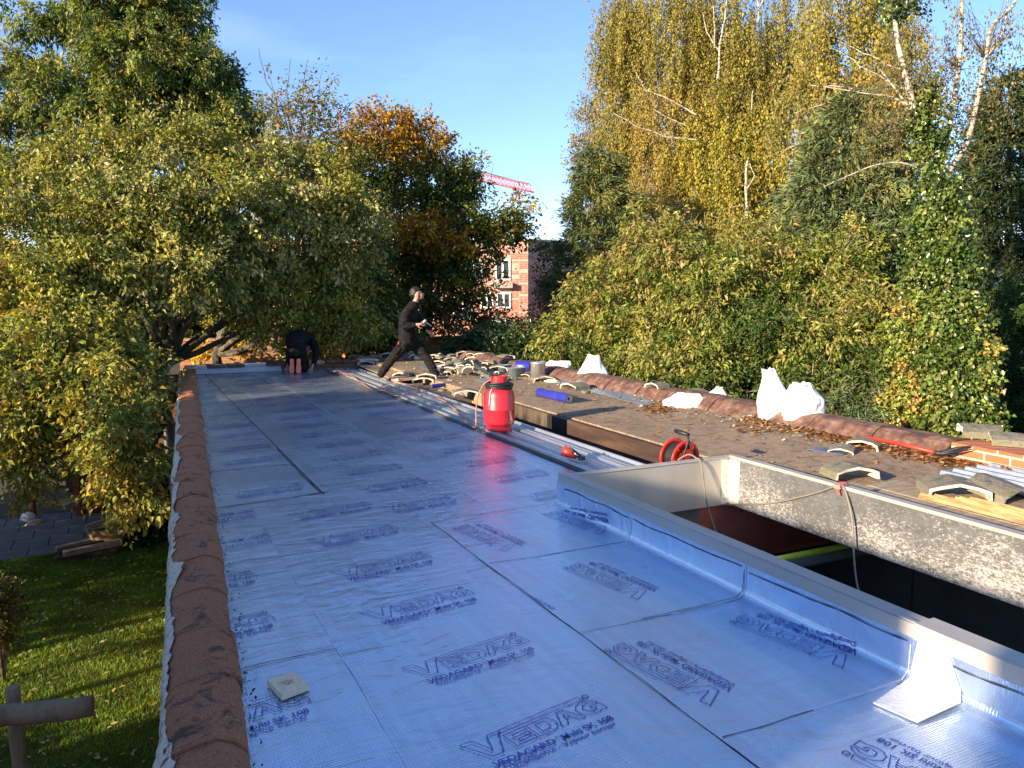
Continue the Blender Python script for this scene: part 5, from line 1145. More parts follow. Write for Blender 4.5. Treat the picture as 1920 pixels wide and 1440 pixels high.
def limb(mb, a, b, r0, r1, wig=.12, n=7, seed=0, lvl=5):
    rnd = random.Random(seed); a = Vector(a); b = Vector(b); L_ = (b - a).length; P = []
    o1 = Vector((rnd.uniform(-1, 1), rnd.uniform(-1, 1), rnd.uniform(-.3, .8))) * L_ * wig
    for i in range(n + 1):
        t = i / n; P.append(a.lerp(b, t) + o1 * math.sin(t * math.pi) * .8 + Vector((rnd.uniform(-1, 1), rnd.uniform(-1, 1), rnd.uniform(-1, 1))) * L_ * .018 * (0 < i < n))
    mb.tube(P, [r0 + (r1 - r0) * i / n for i in range(n + 1)], lvl, cap=False); return P
def stick(mb, cc, dr, hub, frac=.12, r=.012, seed=0, ln=.5):
    rnd = random.Random(seed); n = len(cc); hubs = [Vector(h) for h in hub]
    for i in range(n):
        if rnd.random() < frac:
            p = Vector(cc[i]); h = min(hubs, key=lambda q: (q - p).length); mid = h.lerp(p, rnd.uniform(.3, .6)) + Vector((rnd.uniform(-.1, .1), rnd.uniform(-.1, .1), rnd.uniform(0, .15)))
            mb.tube([h, mid, p, p + Vector(dr[i]) * ln], [r * 1.6, r, r * .6, r * .3], 4, cap=False)
def B(px, py, d, rx, ry, rd, n, pi=0):
    c = P3(px, py, d); s = d / F; return (c.x, c.y, c.z, rx * s * .95 + rd * .05, rx * s * .5 + rd * .5, ry * s, n, pi)
def hubs(bl): return [Vector(b[:3]) for b in bl]
def tree(name, label, cat, base, fork, blobs, leaf, pal, tr=(.16, .09), barkm=None, fr=.1, twr=.012, group=None, extra=None, seedv=0, trunkm=True, **kw):
    t = thing(name, label, cat, base, 0, group)
    o, cc, dr = crown('crown', t, blobs, leaf[0], leaf[1], leaf[2], pal, seed=seedv, **kw)
    mb = MB(); limb(mb, base, fork, tr[0], tr[1], .04, 8, seedv, 9)
    for k, h in enumerate(hubs(blobs)): limb(mb, fork, h, tr[1] * .62, .02, .14, 8, seedv + k + 1, 6)
    stick(mb, cc, dr, hubs(blobs) + [Vector(fork)], fr, twr, seedv)
    if extra: extra(mb)
    mb.build('trunk', barkm or BARK, t, world=True); return t

OL = [(.31, .29, .055), (.38, .345, .085), (.20, .215, .045), (.52, .48, .19), (.13, .15, .035)]
YG = [(.29, .30, .055), (.35, .33, .08), (.18, .21, .04), (.40, .35, .08), (.24, .27, .07), (.40, .30, .045)]
DK = [(.07, .10, .022), (.09, .125, .026), (.12, .15, .032), (.055, .08, .018), (.18, .20, .04)]
OR = [(.50, .25, .02), (.44, .20, .02), (.38, .26, .03), (.55, .32, .03), (.30, .14, .02)]
OG = [(.20, .19, .03), (.26, .21, .03), (.14, .17, .03), (.34, .22, .02)]
GZv = GZ
# --- big leafy tree beyond the left coping
bl = [B(90, 430, 14.6, 150, 80, 1.2, 190), B(60, 340, 15.2, 100, 45, .8, 70), B(250, 410, 14.4, 110, 70, 1.0, 170), B(390, 400, 15.2, 120, 80, 1.2, 200), B(170, 300, 15.6, 80, 45, .8, 70), B(320, 290, 16.0, 110, 50, 1.0, 110), B(520, 420, 16.0, 100, 80, 1.1, 170), B(630, 430, 16.8, 80, 100, 1.0, 150), B(470, 300, 16.8, 90, 50, .9, 80), B(590, 350, 17, 70, 50, .8, 70), B(-160, 500, 13.5, 230, 200, 1.6, 150), B(440, 490, 15.6, 90, 50, .9, 110),
      B(40, 560, 13.2, 130, 80, 1.0, 170, 1), B(170, 520, 13.6, 100, 56, .9, 130), B(330, 505, 14.3, 100, 46, 1.0, 120), B(120, 640, 12.5, 120, 60, .8, 150, 1), B(520, 560, 16.5, 110, 60, 1.0, 140, 1), B(190, 640, 12.8, 50, 50, .5, 56, 1), B(60, 720, 11.7, 90, 50, .5, 95, 1), B(175, 720, 11.6, 75, 46, .5, 75, 1), B(30, 790, 11.3, 60, 45, .4, 50, 1), B(225, 800, 11.1, 48, 34, .35, 38, 1), B(245, 880, 11.0, 36, 52, .28, 38, 1), B(255, 935, 10.9, 20, 28, .2, 12, 1), B(75, 865, 11.6, 26, 44, .25, 22, 1), B(258, 735, 12.4, 30, 46, .3, 34, 1), B(640, 590, 17.3, 80, 50, .9, 110, 1), B(-150, 760, 11, 160, 110, .8, 60, 1)]
tb_ = P3(312, 830, 16.6); tb_.z = GZ
def ext(mb):
    for k, (px, py, d) in enumerate(((255, 560, 14.6), (200, 620, 13.4), (330, 470, 16), (430, 500, 16.6), (130, 560, 14))): limb(mb, P3(305, 700, 16.4), P3(px, py, d), .10, .035, .10, 9, k + 60, 8)
tree('leafy_tree', 'large green-yellow leafy tree hanging over the lawn at the left', 'tree', tb_, P3(300, 690, 16.5), bl, (.092, .050, 50), [OL, YG], tr=(.17, .13), fr=.5, twr=.010, extra=ext, seedv=1, L=(.28, .62), jit=.085, droop=.35, leafdroop=.6)
# --- second leafy tree behind the far coping, dark boughs
bl = [B(420, 560, 20.5, 80, 40, .6, 70, 1), B(480, 600, 21, 60, 30, .5, 40, 1), B(560, 520, 19.5, 110, 60, 1, 150), B(460, 510, 19.4, 90, 36, .9, 90), B(600, 645, 18.6, 80, 34, .6, 130, 1), B(690, 590, 18.6, 90, 80, 1, 260, 2), B(730, 640, 18.4, 60, 45, .8, 130, 2), B(650, 520, 19.2, 90, 70, 1, 180, 2)]
tb2 = P3(415, 700, 18.8); tb2.z = GZ
def ext2(mb):
    limb(mb, P3(398, 668, 18.8), P3(520, 600, 18.8), .075, .03, .08, 9, 5, 8); limb(mb, P3(412, 650, 18.8), P3(445, 500, 18.9), .085, .03, .05, 9, 6, 8); limb(mb, P3(440, 560, 18.9), P3(380, 480, 18.6), .05, .02, .1, 7, 7, 7)
tree('leafy_tree', 'dark-limbed green tree behind the far left coping and the kneeling man', 'tree', tb2, P3(405, 664, 18.8), bl, (.082, .045, 30), [OL, YG, DK], tr=(.13, .10), fr=.15, extra=ext2, seedv=40, jit=.08)
# --- sparse young tree
bl = [B(560, 260, 18.5, 62, 75, .8, 120, 0), B(520, 200, 18.5, 28, 60, .4, 16, 0), B(590, 190, 18.5, 34, 36, .4, 30, 1), B(640, 260, 18.8, 45, 45, .6, 50, 0), B(540, 330, 18.4, 80, 60, .8, 130, 0), B(600, 350, 18.4, 70, 60, .8, 130, 1)]
tb3 = P3(560, 600, 18.6); tb3.z = GZ
def ext3(mb):
    for k, (px, py) in enumerate(((485, 88), (500, 130), (545, 110), (575, 118), (605, 128), (630, 190), (668, 185), (690, 225))): limb(mb, P3(560, 300, 18.5), P3(px, py, 18.5), .022, .005, .10, 9, 80 + k, 4)
tree('young_tree', 'thin-topped tree with bare twigs against the sky, left of the orange one', 'tree', tb3, P3(560, 420, 18.5), bl, (.085, .04, 22), [[(.22, .19, .06), (.28, .22, .07), (.16, .16, .05), (.32, .20, .06)], OG], tr=(.12, .06), fr=.3, twr=.007, extra=ext3, seedv=80, L=(.3, .6), jit=.08)
# --- tall acacia behind
AC = [(.19, .235, .06), (.25, .28, .07), (.12, .17, .04), (.34, .32, .09), (.08, .12, .034)]
bl = [B(210, 30, 25, 110, 50, 1.6, 170), B(300, 40, 25, 75, 80, 1.4, 170), B(260, 120, 24.5, 120, 50, 1.6, 190), B(355, 140, 25, 80, 50, 1.4, 140), B(70, 45, 25, 55, 22, .8, 34), B(60, 125, 25, 60, 26, .9, 48), B(130, 175, 24.6, 85, 28, 1.0, 80), B(50, 225, 25, 60, 30, .9, 60), B(240, 205, 24.4, 100, 36, 1.2, 110), B(400, 190, 25, 55, 34, 1.0, 75), B(450, 232, 25, 55, 30, .9, 66), B(370, 250, 24.6, 75, 26, 1.0, 75), B(310, -60, 25, 100, 60, 1.6, 60), B(180, -60, 25, 110, 60, 1.6, 60), B(80, 300, 25, 70, 30, 1.0, 62), B(20, 300, 25, 30, 30, .6, 20), B(-40, 170, 25, 60, 60, 1.2, 40), B(200, 280, 25, 80, 26, 1.0, 50), B(440, 290, 25, 60, 26, .9, 50)]
tb4 = P3(265, 600, 25); tb4.z = GZ
tree('acacia_tree', 'tall feathery green tree at the back left reaching the top of the picture', 'tree', tb4, P3(262, 300, 25), bl, (.15, .060, 60), [AC], tr=(.32, .2), fr=.5, twr=.02, seedv=120, L=(.35, .7), jit=.10, droop=.35, shell=.35, leafdroop=.5)
# --- hornbeam turning orange
bl = [B(720, 250, 21.5, 72, 36, .9, 120, 1), B(790, 280, 21.5, 52, 36, .8, 100, 1), B(700, 320, 21.5, 62, 46, 1.0, 110, 0), B(800, 345, 21.5, 80, 36, 1.1, 130, 0), B(730, 400, 21.5, 76, 40, 1.1, 120, 0), B(845, 375, 21.5, 48, 30, .8, 80, 0), B(868, 330, 21.5, 26, 26, .5, 34, 2), B(640, 290, 21.5, 40, 40, .7, 50, 2),
      B(790, 432, 20.6, 62, 16, .6, 70, 1), B(840, 452, 20.4, 50, 16, .6, 60, 1), B(800, 475, 21, 80, 24, .8, 80, 0), B(890, 425, 21, 60, 20, .8, 70, 0), B(945, 425, 21, 38, 14, .6, 40, 0), B(975, 385, 21, 12, 10, .3, 10, 1), B(925, 452, 20.8, 46, 14, .7, 40, 2), B(835, 502, 21, 66, 20, .8, 80, 0), B(820, 555, 20.8, 50, 26, .8, 60, 3), B(720, 500, 21, 60, 40, 1, 110, 0), B(890, 606, 20.6, 80, 12, .9, 60, 3), B(760, 570, 20.6, 42, 34, .9, 75, 3), B(890, 535, 20.8, 45, 9, .5, 34, 2)]
tb5 = P3(800, 640, 21); tb5.z = GZ
def ext5(mb):
    limb(mb, P3(803, 620, 21), P3(805, 380, 21), .10, .03, .03, 9, 5, 8); limb(mb, P3(806, 560, 21), P3(900, 440, 21), .05, .02, .06, 9, 8, 6)
    for k, (px, py) in enumerate(((755, 195), (690, 205), (815, 225), (660, 215), (925, 305), (890, 300), (835, 262))): limb(mb, P3(px - 10, py + 50, 21.5), P3(px, py, 21.5), .010, .003, .08, 5, 90 + k, 4)
tree('hornbeam_tree', 'dark green tree turning orange at the top, in the centre', 'tree', tb5, P3(802, 470, 21), bl, (.105, .060, 34), [DK, OR, OG, [(.11, .09, .02), (.14, .12, .025), (.07, .08, .02)]], tr=(.16, .11), fr=.18, extra=ext5, seedv=160, jit=.09, droop=.05, L=(.3, .55))
# --- conifers
def conifer(name, label, base, apex, rad, n, pal, seedv, front=True, droop=.25, ragged=.16, blade=(.17, .034), npc=30, lean=0.0):
    t = thing(name, label, 'tree', base); base = Vector(base); apex = Vector(apex); H_ = (apex - base).length
    h = 1 - RNG.random(n) ** .62; h = np.clip(h, .03, .985); a = RNG.uniform(0, 2 * math.pi, n)
    tv = -np.array([base.x, base.y]); ta = math.atan2(tv[1], tv[0]); m = np.cos(a - ta) < RNG.uniform(-1.1, .1, n); a[m] = ta + RNG.normal(0, 1.0, m.sum())
    whorl = 1 + ragged * np.sin(h * 46 + seedv) + ragged * np.sin(a * 5 + h * 21) + .1 * RNG.normal(0, 1, n)
    rr = rad * (1 - h) ** .78 * whorl; q = RNG.random(n) ** .35
    out = np.stack([np.cos(a), np.sin(a), np.zeros(n)], 1); ax_ = np.array(apex - base)
    cc = np.array(base) + ax_ * h[:, None] + out * (rr * q)[:, None]; cc[:, 2] -= rr * q * droop
    dr = nrm(out + np.stack([np.zeros(n), np.zeros(n), RNG.uniform(-.35, .25, n)], 1) + RNG.normal(0, .25, (n, 3)))
    P = cc[:, None, :] + dr[:, None, :] * (RNG.random((n, npc)) * .42)[:, :, None] + RNG.normal(0, .045, (n, npc, 3)); D = dr[:, None, :] * 1.1 + RNG.normal(0, .55, (n, npc, 3))
    p = np.array(pal); C_ = p[RNG.integers(0, len(p), n)][:, None, :] * RNG.uniform(.6, 1.35, (n, npc, 1)) * RNG.uniform(.85, 1.2, (n, 1, 1))
    leaves('crown', t, P.reshape(-1, 3), D.reshape(-1, 3), blade[0], blade[1], C_.repeat(1, 2).reshape(-1, 3), NEEDLE, droop=.15, flat=.2, fold=.1)
    mb = MB(); mb.tube([base, base.lerp(apex, .5), apex], [.16, .09, .01], 8)
    for k in range(60):
        i = RNG.integers(0, n); c = Vector(cc[i]); hh = base.lerp(apex, float(h[i])); mb.tube([hh, hh.lerp(c, .5) + UZ * .05, c], [.025, .015, .006], 4, cap=False)
    mb.build('trunk', BARK, t, world=True); return t
BG_ = [(.11, .155, .07), (.15, .195, .085), (.075, .115, .055), (.20, .235, .09), (.16, .17, .06)]
YC = [(.11, .13, .03), (.15, .16, .04), (.08, .10, .03), (.18, .17, .05), (.06, .08, .025)]
c_ = P3(1575, 700, 17.5); c_.z = GZ
conifer('conifer_tree', 'broad blue-green conifer between the birches and the ivy-covered trunk', c_, P3(1600, 170, 17.5), 3.3, 7000, BG_ + [(.12, .15, .06)], 3)
c_ = P3(1160, 700, 22); c_.z = GZ
conifer('conifer_tree', 'ragged dark conifer at the left edge of the birches, above the brick building', c_, P3(1120, 265, 22), 2.3, 2300, [(.065, .10, .04), (.09, .125, .045), (.13, .155, .05), (.18, .18, .055)], 9, droop=.05, ragged=.30)
c_ = P3(1900, 760, 17); c_.z = GZ
conifer('conifer_tree', 'dark green conifer at the right picture edge behind the hedge', c_, P3(1893, 130, 17), 2.1, 4200, [(.035, .06, .028), (.05, .08, .033), (.07, .10, .04), (.09, .11, .04)], 17)
c_ = P3(2090, 760, 18); c_.z = GZ
conifer('conifer_tree', 'dark conifer just outside the right picture edge, its boughs entering', c_, P3(2060, 120, 18), 2.4, 2000, [(.04, .065, .03), (.06, .09, .035)], 23)
# --- weeping birches
BI = [(.32, .27, .055), (.25, .225, .05), (.38, .32, .065), (.19, .18, .04), (.30, .23, .055)]
BY = [(.38, .31, .045), (.32, .28, .045), (.43, .34, .055), (.26, .26, .04)]
BB = [(.34, .25, .06), (.28, .21, .05), (.38, .29, .06)]
bl = [B(1170, 60, 28, 55, 150, 1.2, 480, 0), B(1170, 260, 28, 60, 110, 1.2, 330, 0), B(1290, 40, 27, 110, 130, 2, 620, 0), B(1260, 220, 27, 100, 120, 1.8, 520, 2), B(1380, 140, 26.5, 100, 140, 1.8, 560, 0), B(1340, 300, 26, 110, 120, 1.8, 560, 1), B(1430, 300, 26, 90, 130, 1.6, 460, 1), B(1200, 380, 25.5, 95, 85, 1.4, 330, 2), B(1330, 410, 25, 110, 60, 1.4, 300, 1), B(1460, 80, 27, 90, 120, 1.8, 380, 0), B(1250, -120, 28, 170, 60, 2, 160, 0), B(1480, -100, 28, 120, 70, 2, 120, 0)]
tb6 = P3(1395, 640, 26); tb6.z = GZ
def ext6(mb):
    def pl(ps, r0, r1, k, d=24.6): 
        for i in range(len(ps) - 1): limb(mb, P3(ps[i][0], ps[i][1], d), P3(ps[i + 1][0], ps[i + 1][1], d), .62 * (r0 + (r1 - r0) * i / len(ps)), .62 * (r0 + (r1 - r0) * (i + 1) / len(ps)), .04, 5, k * 9 + i, 6)
    pl([(1345, 150), (1350, 80), (1362, 10), (1368, -40)], .06, .02, 1, 24.4); pl([(1348, 95), (1325, 60), (1318, 25)], .035, .012, 2, 24.4); pl([(1350, 75), (1370, 60)], .025, .01, 3, 24.4); pl([(1340, 90), (1337, 10)], .03, .012, 13, 24.4)
    pl([(1305, 215), (1270, 195), (1235, 178), (1205, 168)], .045, .012, 4, 24.4); pl([(1305, 262), (1250, 257), (1200, 240), (1150, 212)], .045, .014, 5, 24.4)
    pl([(1320, 425), (1270, 412), (1240, 402)], .06, .03, 6, 23.4); pl([(1255, 405), (1242, 370)], .02, .01, 7, 23.4); pl([(1285, 235), (1255, 222), (1225, 205)], .03, .01, 8, 24.4)
    pl([(1400, 410), (1398, 350), (1402, 300)], .07, .05, 9, 24.0); pl([(1398, 360), (1415, 330), (1405, 305)], .04, .02, 10, 24.0); pl([(1420, -10), (1422, 40)], .04, .03, 11, 25); pl([(1410, 205), (1412, 170)], .03, .02, 12, 24)
tree('weeping_birch', 'huge weeping birch with yellow-brown hanging foliage, right of the sky gap', 'tree', tb6, P3(1398, 420, 26), bl, (.080, .050, 54), [BI, BY, BB], tr=(.20, .13), barkm=BIRCH, fr=.05, twr=.012, extra=ext6, seedv=200, L=(.9, 2.2), jit=.060, hang=.86, shell=.2, leafdroop=.8, flat=.1)
bl = [B(1590, 60, 21, 90, 110, 1.6, 330, 0), B(1530, 180, 21, 75, 90, 1.3, 230, 0), B(1640, 180, 19.5, 75, 80, 1.2, 220, 2), B(1620, -60, 21, 140, 60, 1.6, 130, 0), B(1560, 260, 20.5, 55, 60, .9, 90, 1), B(1660, 270, 18.6, 50, 45, .7, 90, 2), B(1690, 60, 19, 45, 60, .7, 70, 0)]
tb7 = P3(1665, 700, 20.5); tb7.z = GZ
def ext7(mb):
    for k, (a, b, r) in enumerate((((1700, 190), (1520, 160), .035), ((1690, 130), (1575, 78), .03), ((1700, 170), (1565, 92), .028), ((1640, 185), (1580, 190), .02), ((1725, 305), (1650, 300), .03), ((1650, 300), (1560, 318), .022), ((1570, 316), (1538, 355), .012), ((1560, 192), (1488, 212), .018), ((1500, 268), (1456, 297), .02))):
        limb(mb, P3(a[0], a[1], 17.4), P3(b[0], b[1], 18.2), r * .6, r * .25, .06, 8, k + 700, 5)
tree('weeping_birch', 'brown-tinted birch foliage hanging left of the white ivy-clad trunk', 'tree', tb7, P3(1660, 380, 20.5), bl, (.078, .052, 36), [BI, BY, BB], tr=(.14, .08), barkm=BIRCH, fr=.05, extra=ext7, seedv=240, L=(.5, 1.2), jit=.08, hang=.7, shell=.25, leafdroop=.8, flat=.1)
bl = [B(1112, 230, 34, 20, 45, .5, 110, 0), B(1105, 300, 34, 24, 50, .6, 130, 0), B(1112, 370, 34, 30, 50, .7, 110, 0)]
tb8 = P3(1110, 620, 34); tb8.z = GZ
tree('poplar_tree', 'slim pale yellow tree column rising just left of the huge birch', 'tree', tb8, P3(1110, 420, 34), bl, (.10, .06, 24), [[(.34, .26, .07), (.28, .21, .06), (.24, .20, .05)]], fr=.08, seedv=270, L=(.4, .9), jit=.1, hang=.3)
# --- ivy-clad birch on the right
iv = thing('ivy_birch', 'white birch trunk thickly covered in ivy, with pale forked limbs', 'tree', tuple(P3(1790, 800, 12.0).to_2d()) + (GZ,))
mb = MB(); dI = 12.2
def pp(ps, rs, n=9, d=None):
    P = smooth_path([P3(x, y, d or dI) for x, y in ps], 4); k = len(P); mb.tube(P, [rs[0] + (rs[1] - rs[0]) * i / (k - 1) for i in range(k)], n, cap=False)
g_ = P3(1790, 1000, dI); g_.z = GZ
mb.tube(smooth_path([g_, P3(1785, 800, dI), P3(1775, 600, dI), P3(1757, 450, dI), P3(1742, 340, dI), P3(1722, 240, dI), P3(1700, 150, dI), P3(1682, 70, dI), P3(1670, -60, dI)], 5), [.15 - .125 * (i / 40) ** .7 for i in range(41)], 10, cap=False)
pp([(1757, 345), (1768, 290), (1785, 210), (1797, 130), (1802, 60), (1805, -40)], (.050, .026)); pp([(1762, 350), (1785, 312), (1812, 270), (1830, 200), (1848, 110), (1860, 50), (1900, 10), (1912, -30)], (.05, .018)); pp([(1745, 330), (1730, 240), (1700, 195), (1650, 130)], (.035, .010))
pp([(1735, 320), (1690, 305), (1640, 310), (1590, 330), (1545, 350)], (.018, .006), 6); pp([(1738, 260), (1690, 190), (1620, 175), (1540, 162)], (.02, .007), 6); pp([(1848, 110), (1880, 60), (1890, 0)], (.018, .006), 6)
mb.build('trunk', BIRCH, iv, world=True)
IV = [(.075, .125, .022), (.11, .17, .032), (.17, .22, .045), (.05, .085, .018), (.22, .25, .06)]
IO = [(.36, .30, .07), (.26, .28, .05), (.42, .27, .08), (.2, .26, .04)]
bl = [B(1785, 790, 11.6, 62, 60, .5, 300), B(1780, 700, 11.7, 56, 65, .45, 290), B(1774, 610, 11.9, 49, 65, .4, 270), B(1766, 520, 12.0, 42, 58, .36, 220), B(1760, 440, 12.1, 34, 50, .32, 150), B(1755, 375, 12.1, 24, 34, .24, 80), B(1730, 215, 12.2, 10, 55, .10, 52), B(1748, 290, 12.2, 12, 40, .10, 44), B(1700, 640, 12.0, 26, 50, .3, 40, 1), B(1700, 750, 11.8, 36, 50, .35, 70, 1), B(1845, 680, 11.2, 14, 30, .2, 12, 1), B(1800, 820, 11.3, 45, 22, .4, 100), B(1695, 0, 12.2, 22, 24, .2, 18)]
o, cc, dr = crown('ivy', iv, bl, .062, .056, 36, [IV, IO], mat=GLOSSY, L=(.10, .32), jit=.06, droop=.4, shell=.6, seed=300, leafdroop=.7)
bl = [B(1800, 60, 12.4, 70, 90, .7, 60), B(1850, 150, 12.4, 45, 70, .5, 38), B(1745, 120, 12.3, 40, 90, .5, 44), B(1880, 30, 12.4, 40, 60, .5, 30), B(1790, 220, 12.4, 50, 60, .5, 34), B(1690, 130, 12.4, 60, 90, .6, 90), B(1650, 230, 12.6, 60, 70, .6, 60)]
o, cc, dr = crown('crown', iv, bl, .042, .032, 15, [[(.20, .16, .04), (.14, .13, .035), (.28, .20, .05)]], L=(.4, .9), jit=.05, hang=.75, shell=.1, seed=320, leafdroop=.8)
mb = MB(); hb = [P3(1797, 130, dI), P3(1785, 210, dI), P3(1848, 110, dI), P3(1830, 200, dI), P3(1700, 150, dI), P3(1682, 70, dI), P3(1722, 240, dI)]
stick(mb, cc, dr, hb, .55, .0045, 5, .5); mb.build('twigs', BARK, iv, world=True)
# --- shrubs behind the right coping
SH = [(.19, .23, .04), (.27, .29, .055), (.11, .16, .03), (.35, .34, .09), (.20, .22, .045), (.40, .34, .11)]
SO = [(.31, .27, .07), (.26, .25, .06), (.38, .29, .10), (.17, .20, .045), (.22, .25, .05)]
SD = [(.06, .10, .022), (.09, .135, .028), (.14, .18, .036)]
SB = [B(1080, 640, 17, 60, 65, .8, 160, 0), B(1150, 560, 16.5, 80, 75, 1, 260, 1), B(1210, 640, 15.8, 80, 70, .9, 260, 0), B(1130, 690, 16.3, 80, 35, .6, 130, 2)]
SBm = [B(1250, 490, 16, 90, 60, 1, 240, 1), B(1330, 560, 15.3, 110, 90, 1.1, 360, 0), B(1300, 680, 14.6, 110, 50, .8, 240, 0), B(1420, 490, 15.8, 90, 60, 1, 220, 1), B(1440, 640, 14.3, 90, 80, .9, 280, 2), B(1230, 420, 16.4, 50, 25, .6, 50, 1), B(1350, 730, 14, 110, 30, .5, 120, 2)]
SC = [B(1530, 540, 15.5, 100, 85, 1, 320, 0), B(1560, 660, 13.8, 100, 70, .9, 300, 0), B(1630, 600, 13.8, 60, 60, .7, 130, 1), B(1650, 720, 12.6, 70, 60, .6, 180, 2), B(1520, 740, 13, 90, 30, .5, 130, 2), B(1590, 480, 16, 60, 60, .7, 90, 0)]
for k, (blb, lb) in enumerate(((SB, 'yellow-green shrub behind the peaked white sack, left end of the shrubbery'), (SBm, 'tall yellow-green shrub behind the flat white sack'), (SC, 'green shrub behind the pair of big white sacks'))):
    c = P3((1110, 1340, 1570)[k], 760, (16.5, 15, 14)[k]); c.z = GZ; f_ = P3((1130, 1340, 1565)[k], 700, (16.5, 15, 14)[k])
    tree('shrub', lb, 'shrub', c, f_, blb, (.105, .038, 26), [SH, SO, SD], tr=(.07, .05), fr=.16, twr=.008, seedv=400 + 31 * k, L=(.2, .42), jit=.06, droop=.1, leafdroop=.75, barkm=TWIG, group='shrubs behind the right coping')
# hedge at the right edge
hd = thing('conifer_hedge', 'dense dark green conifer hedge at the right edge beyond the brick wall', 'hedge', tuple(P3(1930, 800, 13.4).to_2d()) + (GZ,))
n = 2600; px_ = RNG.uniform(1868, 2160, n); py_ = 545 + (900 - 545) * RNG.random(n); dd = 12.9 + RNG.random(n) * .7 + .25 * np.sin(px_ * .05) + .2 * np.sin(py_ * .06) + (py_ < 590) * RNG.random(n) * .5
cc = np.array([tuple(P3(a, b, c)) for a, b, c in zip(px_, py_, dd)]); dr = nrm(np.array(-UF)[None, :] * .8 + np.array([0, 0, .5])[None, :] + RNG.normal(0, .5, (n, 3)))
P = cc[:, None, :] + dr[:, None, :] * (RNG.random((n, 28)) * .32)[:, :, None] + RNG.normal(0, .04, (n, 28, 3)); D = dr[:, None, :] + RNG.normal(0, .45, (n, 28, 3))
p = np.array([(.04, .085, .022), (.055, .11, .028), (.075, .135, .035), (.03, .06, .018)]); C_ = p[RNG.integers(0, 4, n)][:, None, :] * RNG.uniform(.6, 1.3, (n, 28, 1))
leaves('foliage', hd, P.reshape(-1, 3), D.reshape(-1, 3), .12, .018, C_.reshape(-1, 3), NEEDLE, flat=.2)
mb = MB(); 
for k in range(6): q = P3(1900 + k * 45, 800, 13.6); q.z = GZ; mb.tube([q, q + UZ * 3.2], [.06, .02], 7)
mb.build('stems', BARK, hd, world=True)
# low juniper and dark undergrowth beyond the coping
bl = [B(1620, 780, 12.2, 70, 30, .4, 150)]
t = thing('juniper_bush', 'low grey-green juniper at the foot of the ivy, behind the coping', 'bush', tuple(P3(1620, 800, 12.2).to_2d()) + (GZ,)); crown('foliage', t, bl, .12, .02, 30, [[(.10, .14, .06), (.14, .18, .08)]], mat=NEEDLE, seed=500, L=(.2, .4), jit=.05)
bl = [B(960, 640, 18.5, 70, 30, .8, 160), B(1020, 660, 18, 60, 32, .8, 150), B(880, 650, 19, 50, 22, .6, 70)]
t = thing('ivy_bush', 'dark ivy bush in shade behind the far right corner of the roof', 'bush', tuple(P3(990, 680, 18.3).to_2d()) + (GZ,)); crown('foliage', t, bl, .08, .06, 26, [[(.035, .065, .02), (.05, .085, .025), (.07, .10, .03)]], mat=GLOSSY, seed=520, L=(.15, .3), jit=.07, shell=.5)
bl = [B(1035, 570, 26, 22, 40, .5, 40), B(1030, 500, 26, 14, 25, .4, 14), B(1000, 598, 25.5, 26, 12, .4, 22)]
t = thing('copper_shrub', 'dark brownish shrub in front of the brick building\'s right part', 'shrub', tuple(P3(1015, 680, 26).to_2d()) + (GZ,)); o, cc, dr = crown('foliage', t, bl, .10, .07, 22, [[(.06, .025, .02), (.09, .04, .025), (.05, .05, .02)]], seed=540, L=(.2, .5), jit=.09)
mb = MB(); q = Vector(t.location); mb.tube([q, P3(1012, 560, 26)], [.06, .02], 6); mb.build('stem', BARK, t, world=True)
# far wood closing the horizon
n = 7000; az = RNG.uniform(R(-30), R(75), n); dist = RNG.uniform(62, 78, n); hh = 3.2 + 1.6 * np.sin(az * 9) + 1.1 * np.sin(az * 23 + 1); z = GZ + RNG.random(n) * (hh + 2.6)
cc = np.stack([np.sin(az) * dist, np.cos(az) * dist, z], 1); P = cc[:, None, :] + RNG.normal(0, .7, (n, 12, 3)); P[:, :, 2] = np.maximum(P[:, :, 2], GZ); D = RNG.normal(0, 1, (n, 12, 3))
p = np.array([(.09, .11, .03), (.06, .08, .025), (.16, .14, .035), (.11, .10, .03)]); C_ = p[RNG.integers(0, 4, n)][:, None, :] * RNG.uniform(.7, 1.3, (n, 12, 1))
o = leaves('distant_wood', None, P.reshape(-1, 3), D.reshape(-1, 3), .8, .5, C_.reshape(-1, 3), LEAF); tag(o, 'distant belt of trees closing the horizon', 'wood', kind='stuff')
# ============================================================ buildings and garden things
def wbox(mb, o, u, w_, s0, s1, d0, d1, z0, z1):
    """box in a wall frame: o origin, u along the wall, w_ outward"""
    vs = [o + u * s + w_ * d + UZ * z for z in (z0, z1) for s, d in ((s0, d0), (s1, d0), (s1, d1), (s0, d1))]
    mb.add(vs, [(3, 2, 1, 0), (4, 5, 6, 7)] + [(i, (i + 1) % 4, 4 + (i + 1) % 4, 4 + i) for i in range(4)])
dB = 46.0
cr = P3(990, 540, dB); cr.z = GZ                       # the visible corner
uL = (-UR * 1.0 + UF * .02).normalized(); uRt = (UR * .72 + UF * .69).normalized()
wL = -UF; wR = (UR * .69 - UF * .72).normalized()
zr = CAMH + (540 - 449) / F * dB
bf = thing('brick_building', 'modern red and pale brick apartment building seen between the trees', 'building', cr)
MOT = brick_mat('mottled_brick', (.44, .15, .10), (.54, .21, .15), (.50, .34, .27), bw=.22, bh=.11, m_=.012, patch=((.62, .40, .31), 2.0, 7.2, .12, .62))
mb = MB(); wbox(mb, cr, uL, wL, 0, 16, -8, 0, 0, zr - GZ - .12); wbox(mb, cr, uRt, wR, .0, 9, -.4, 0, 0, zr - GZ - .1); o = mb.build('wall', MOT, bf, world=True)
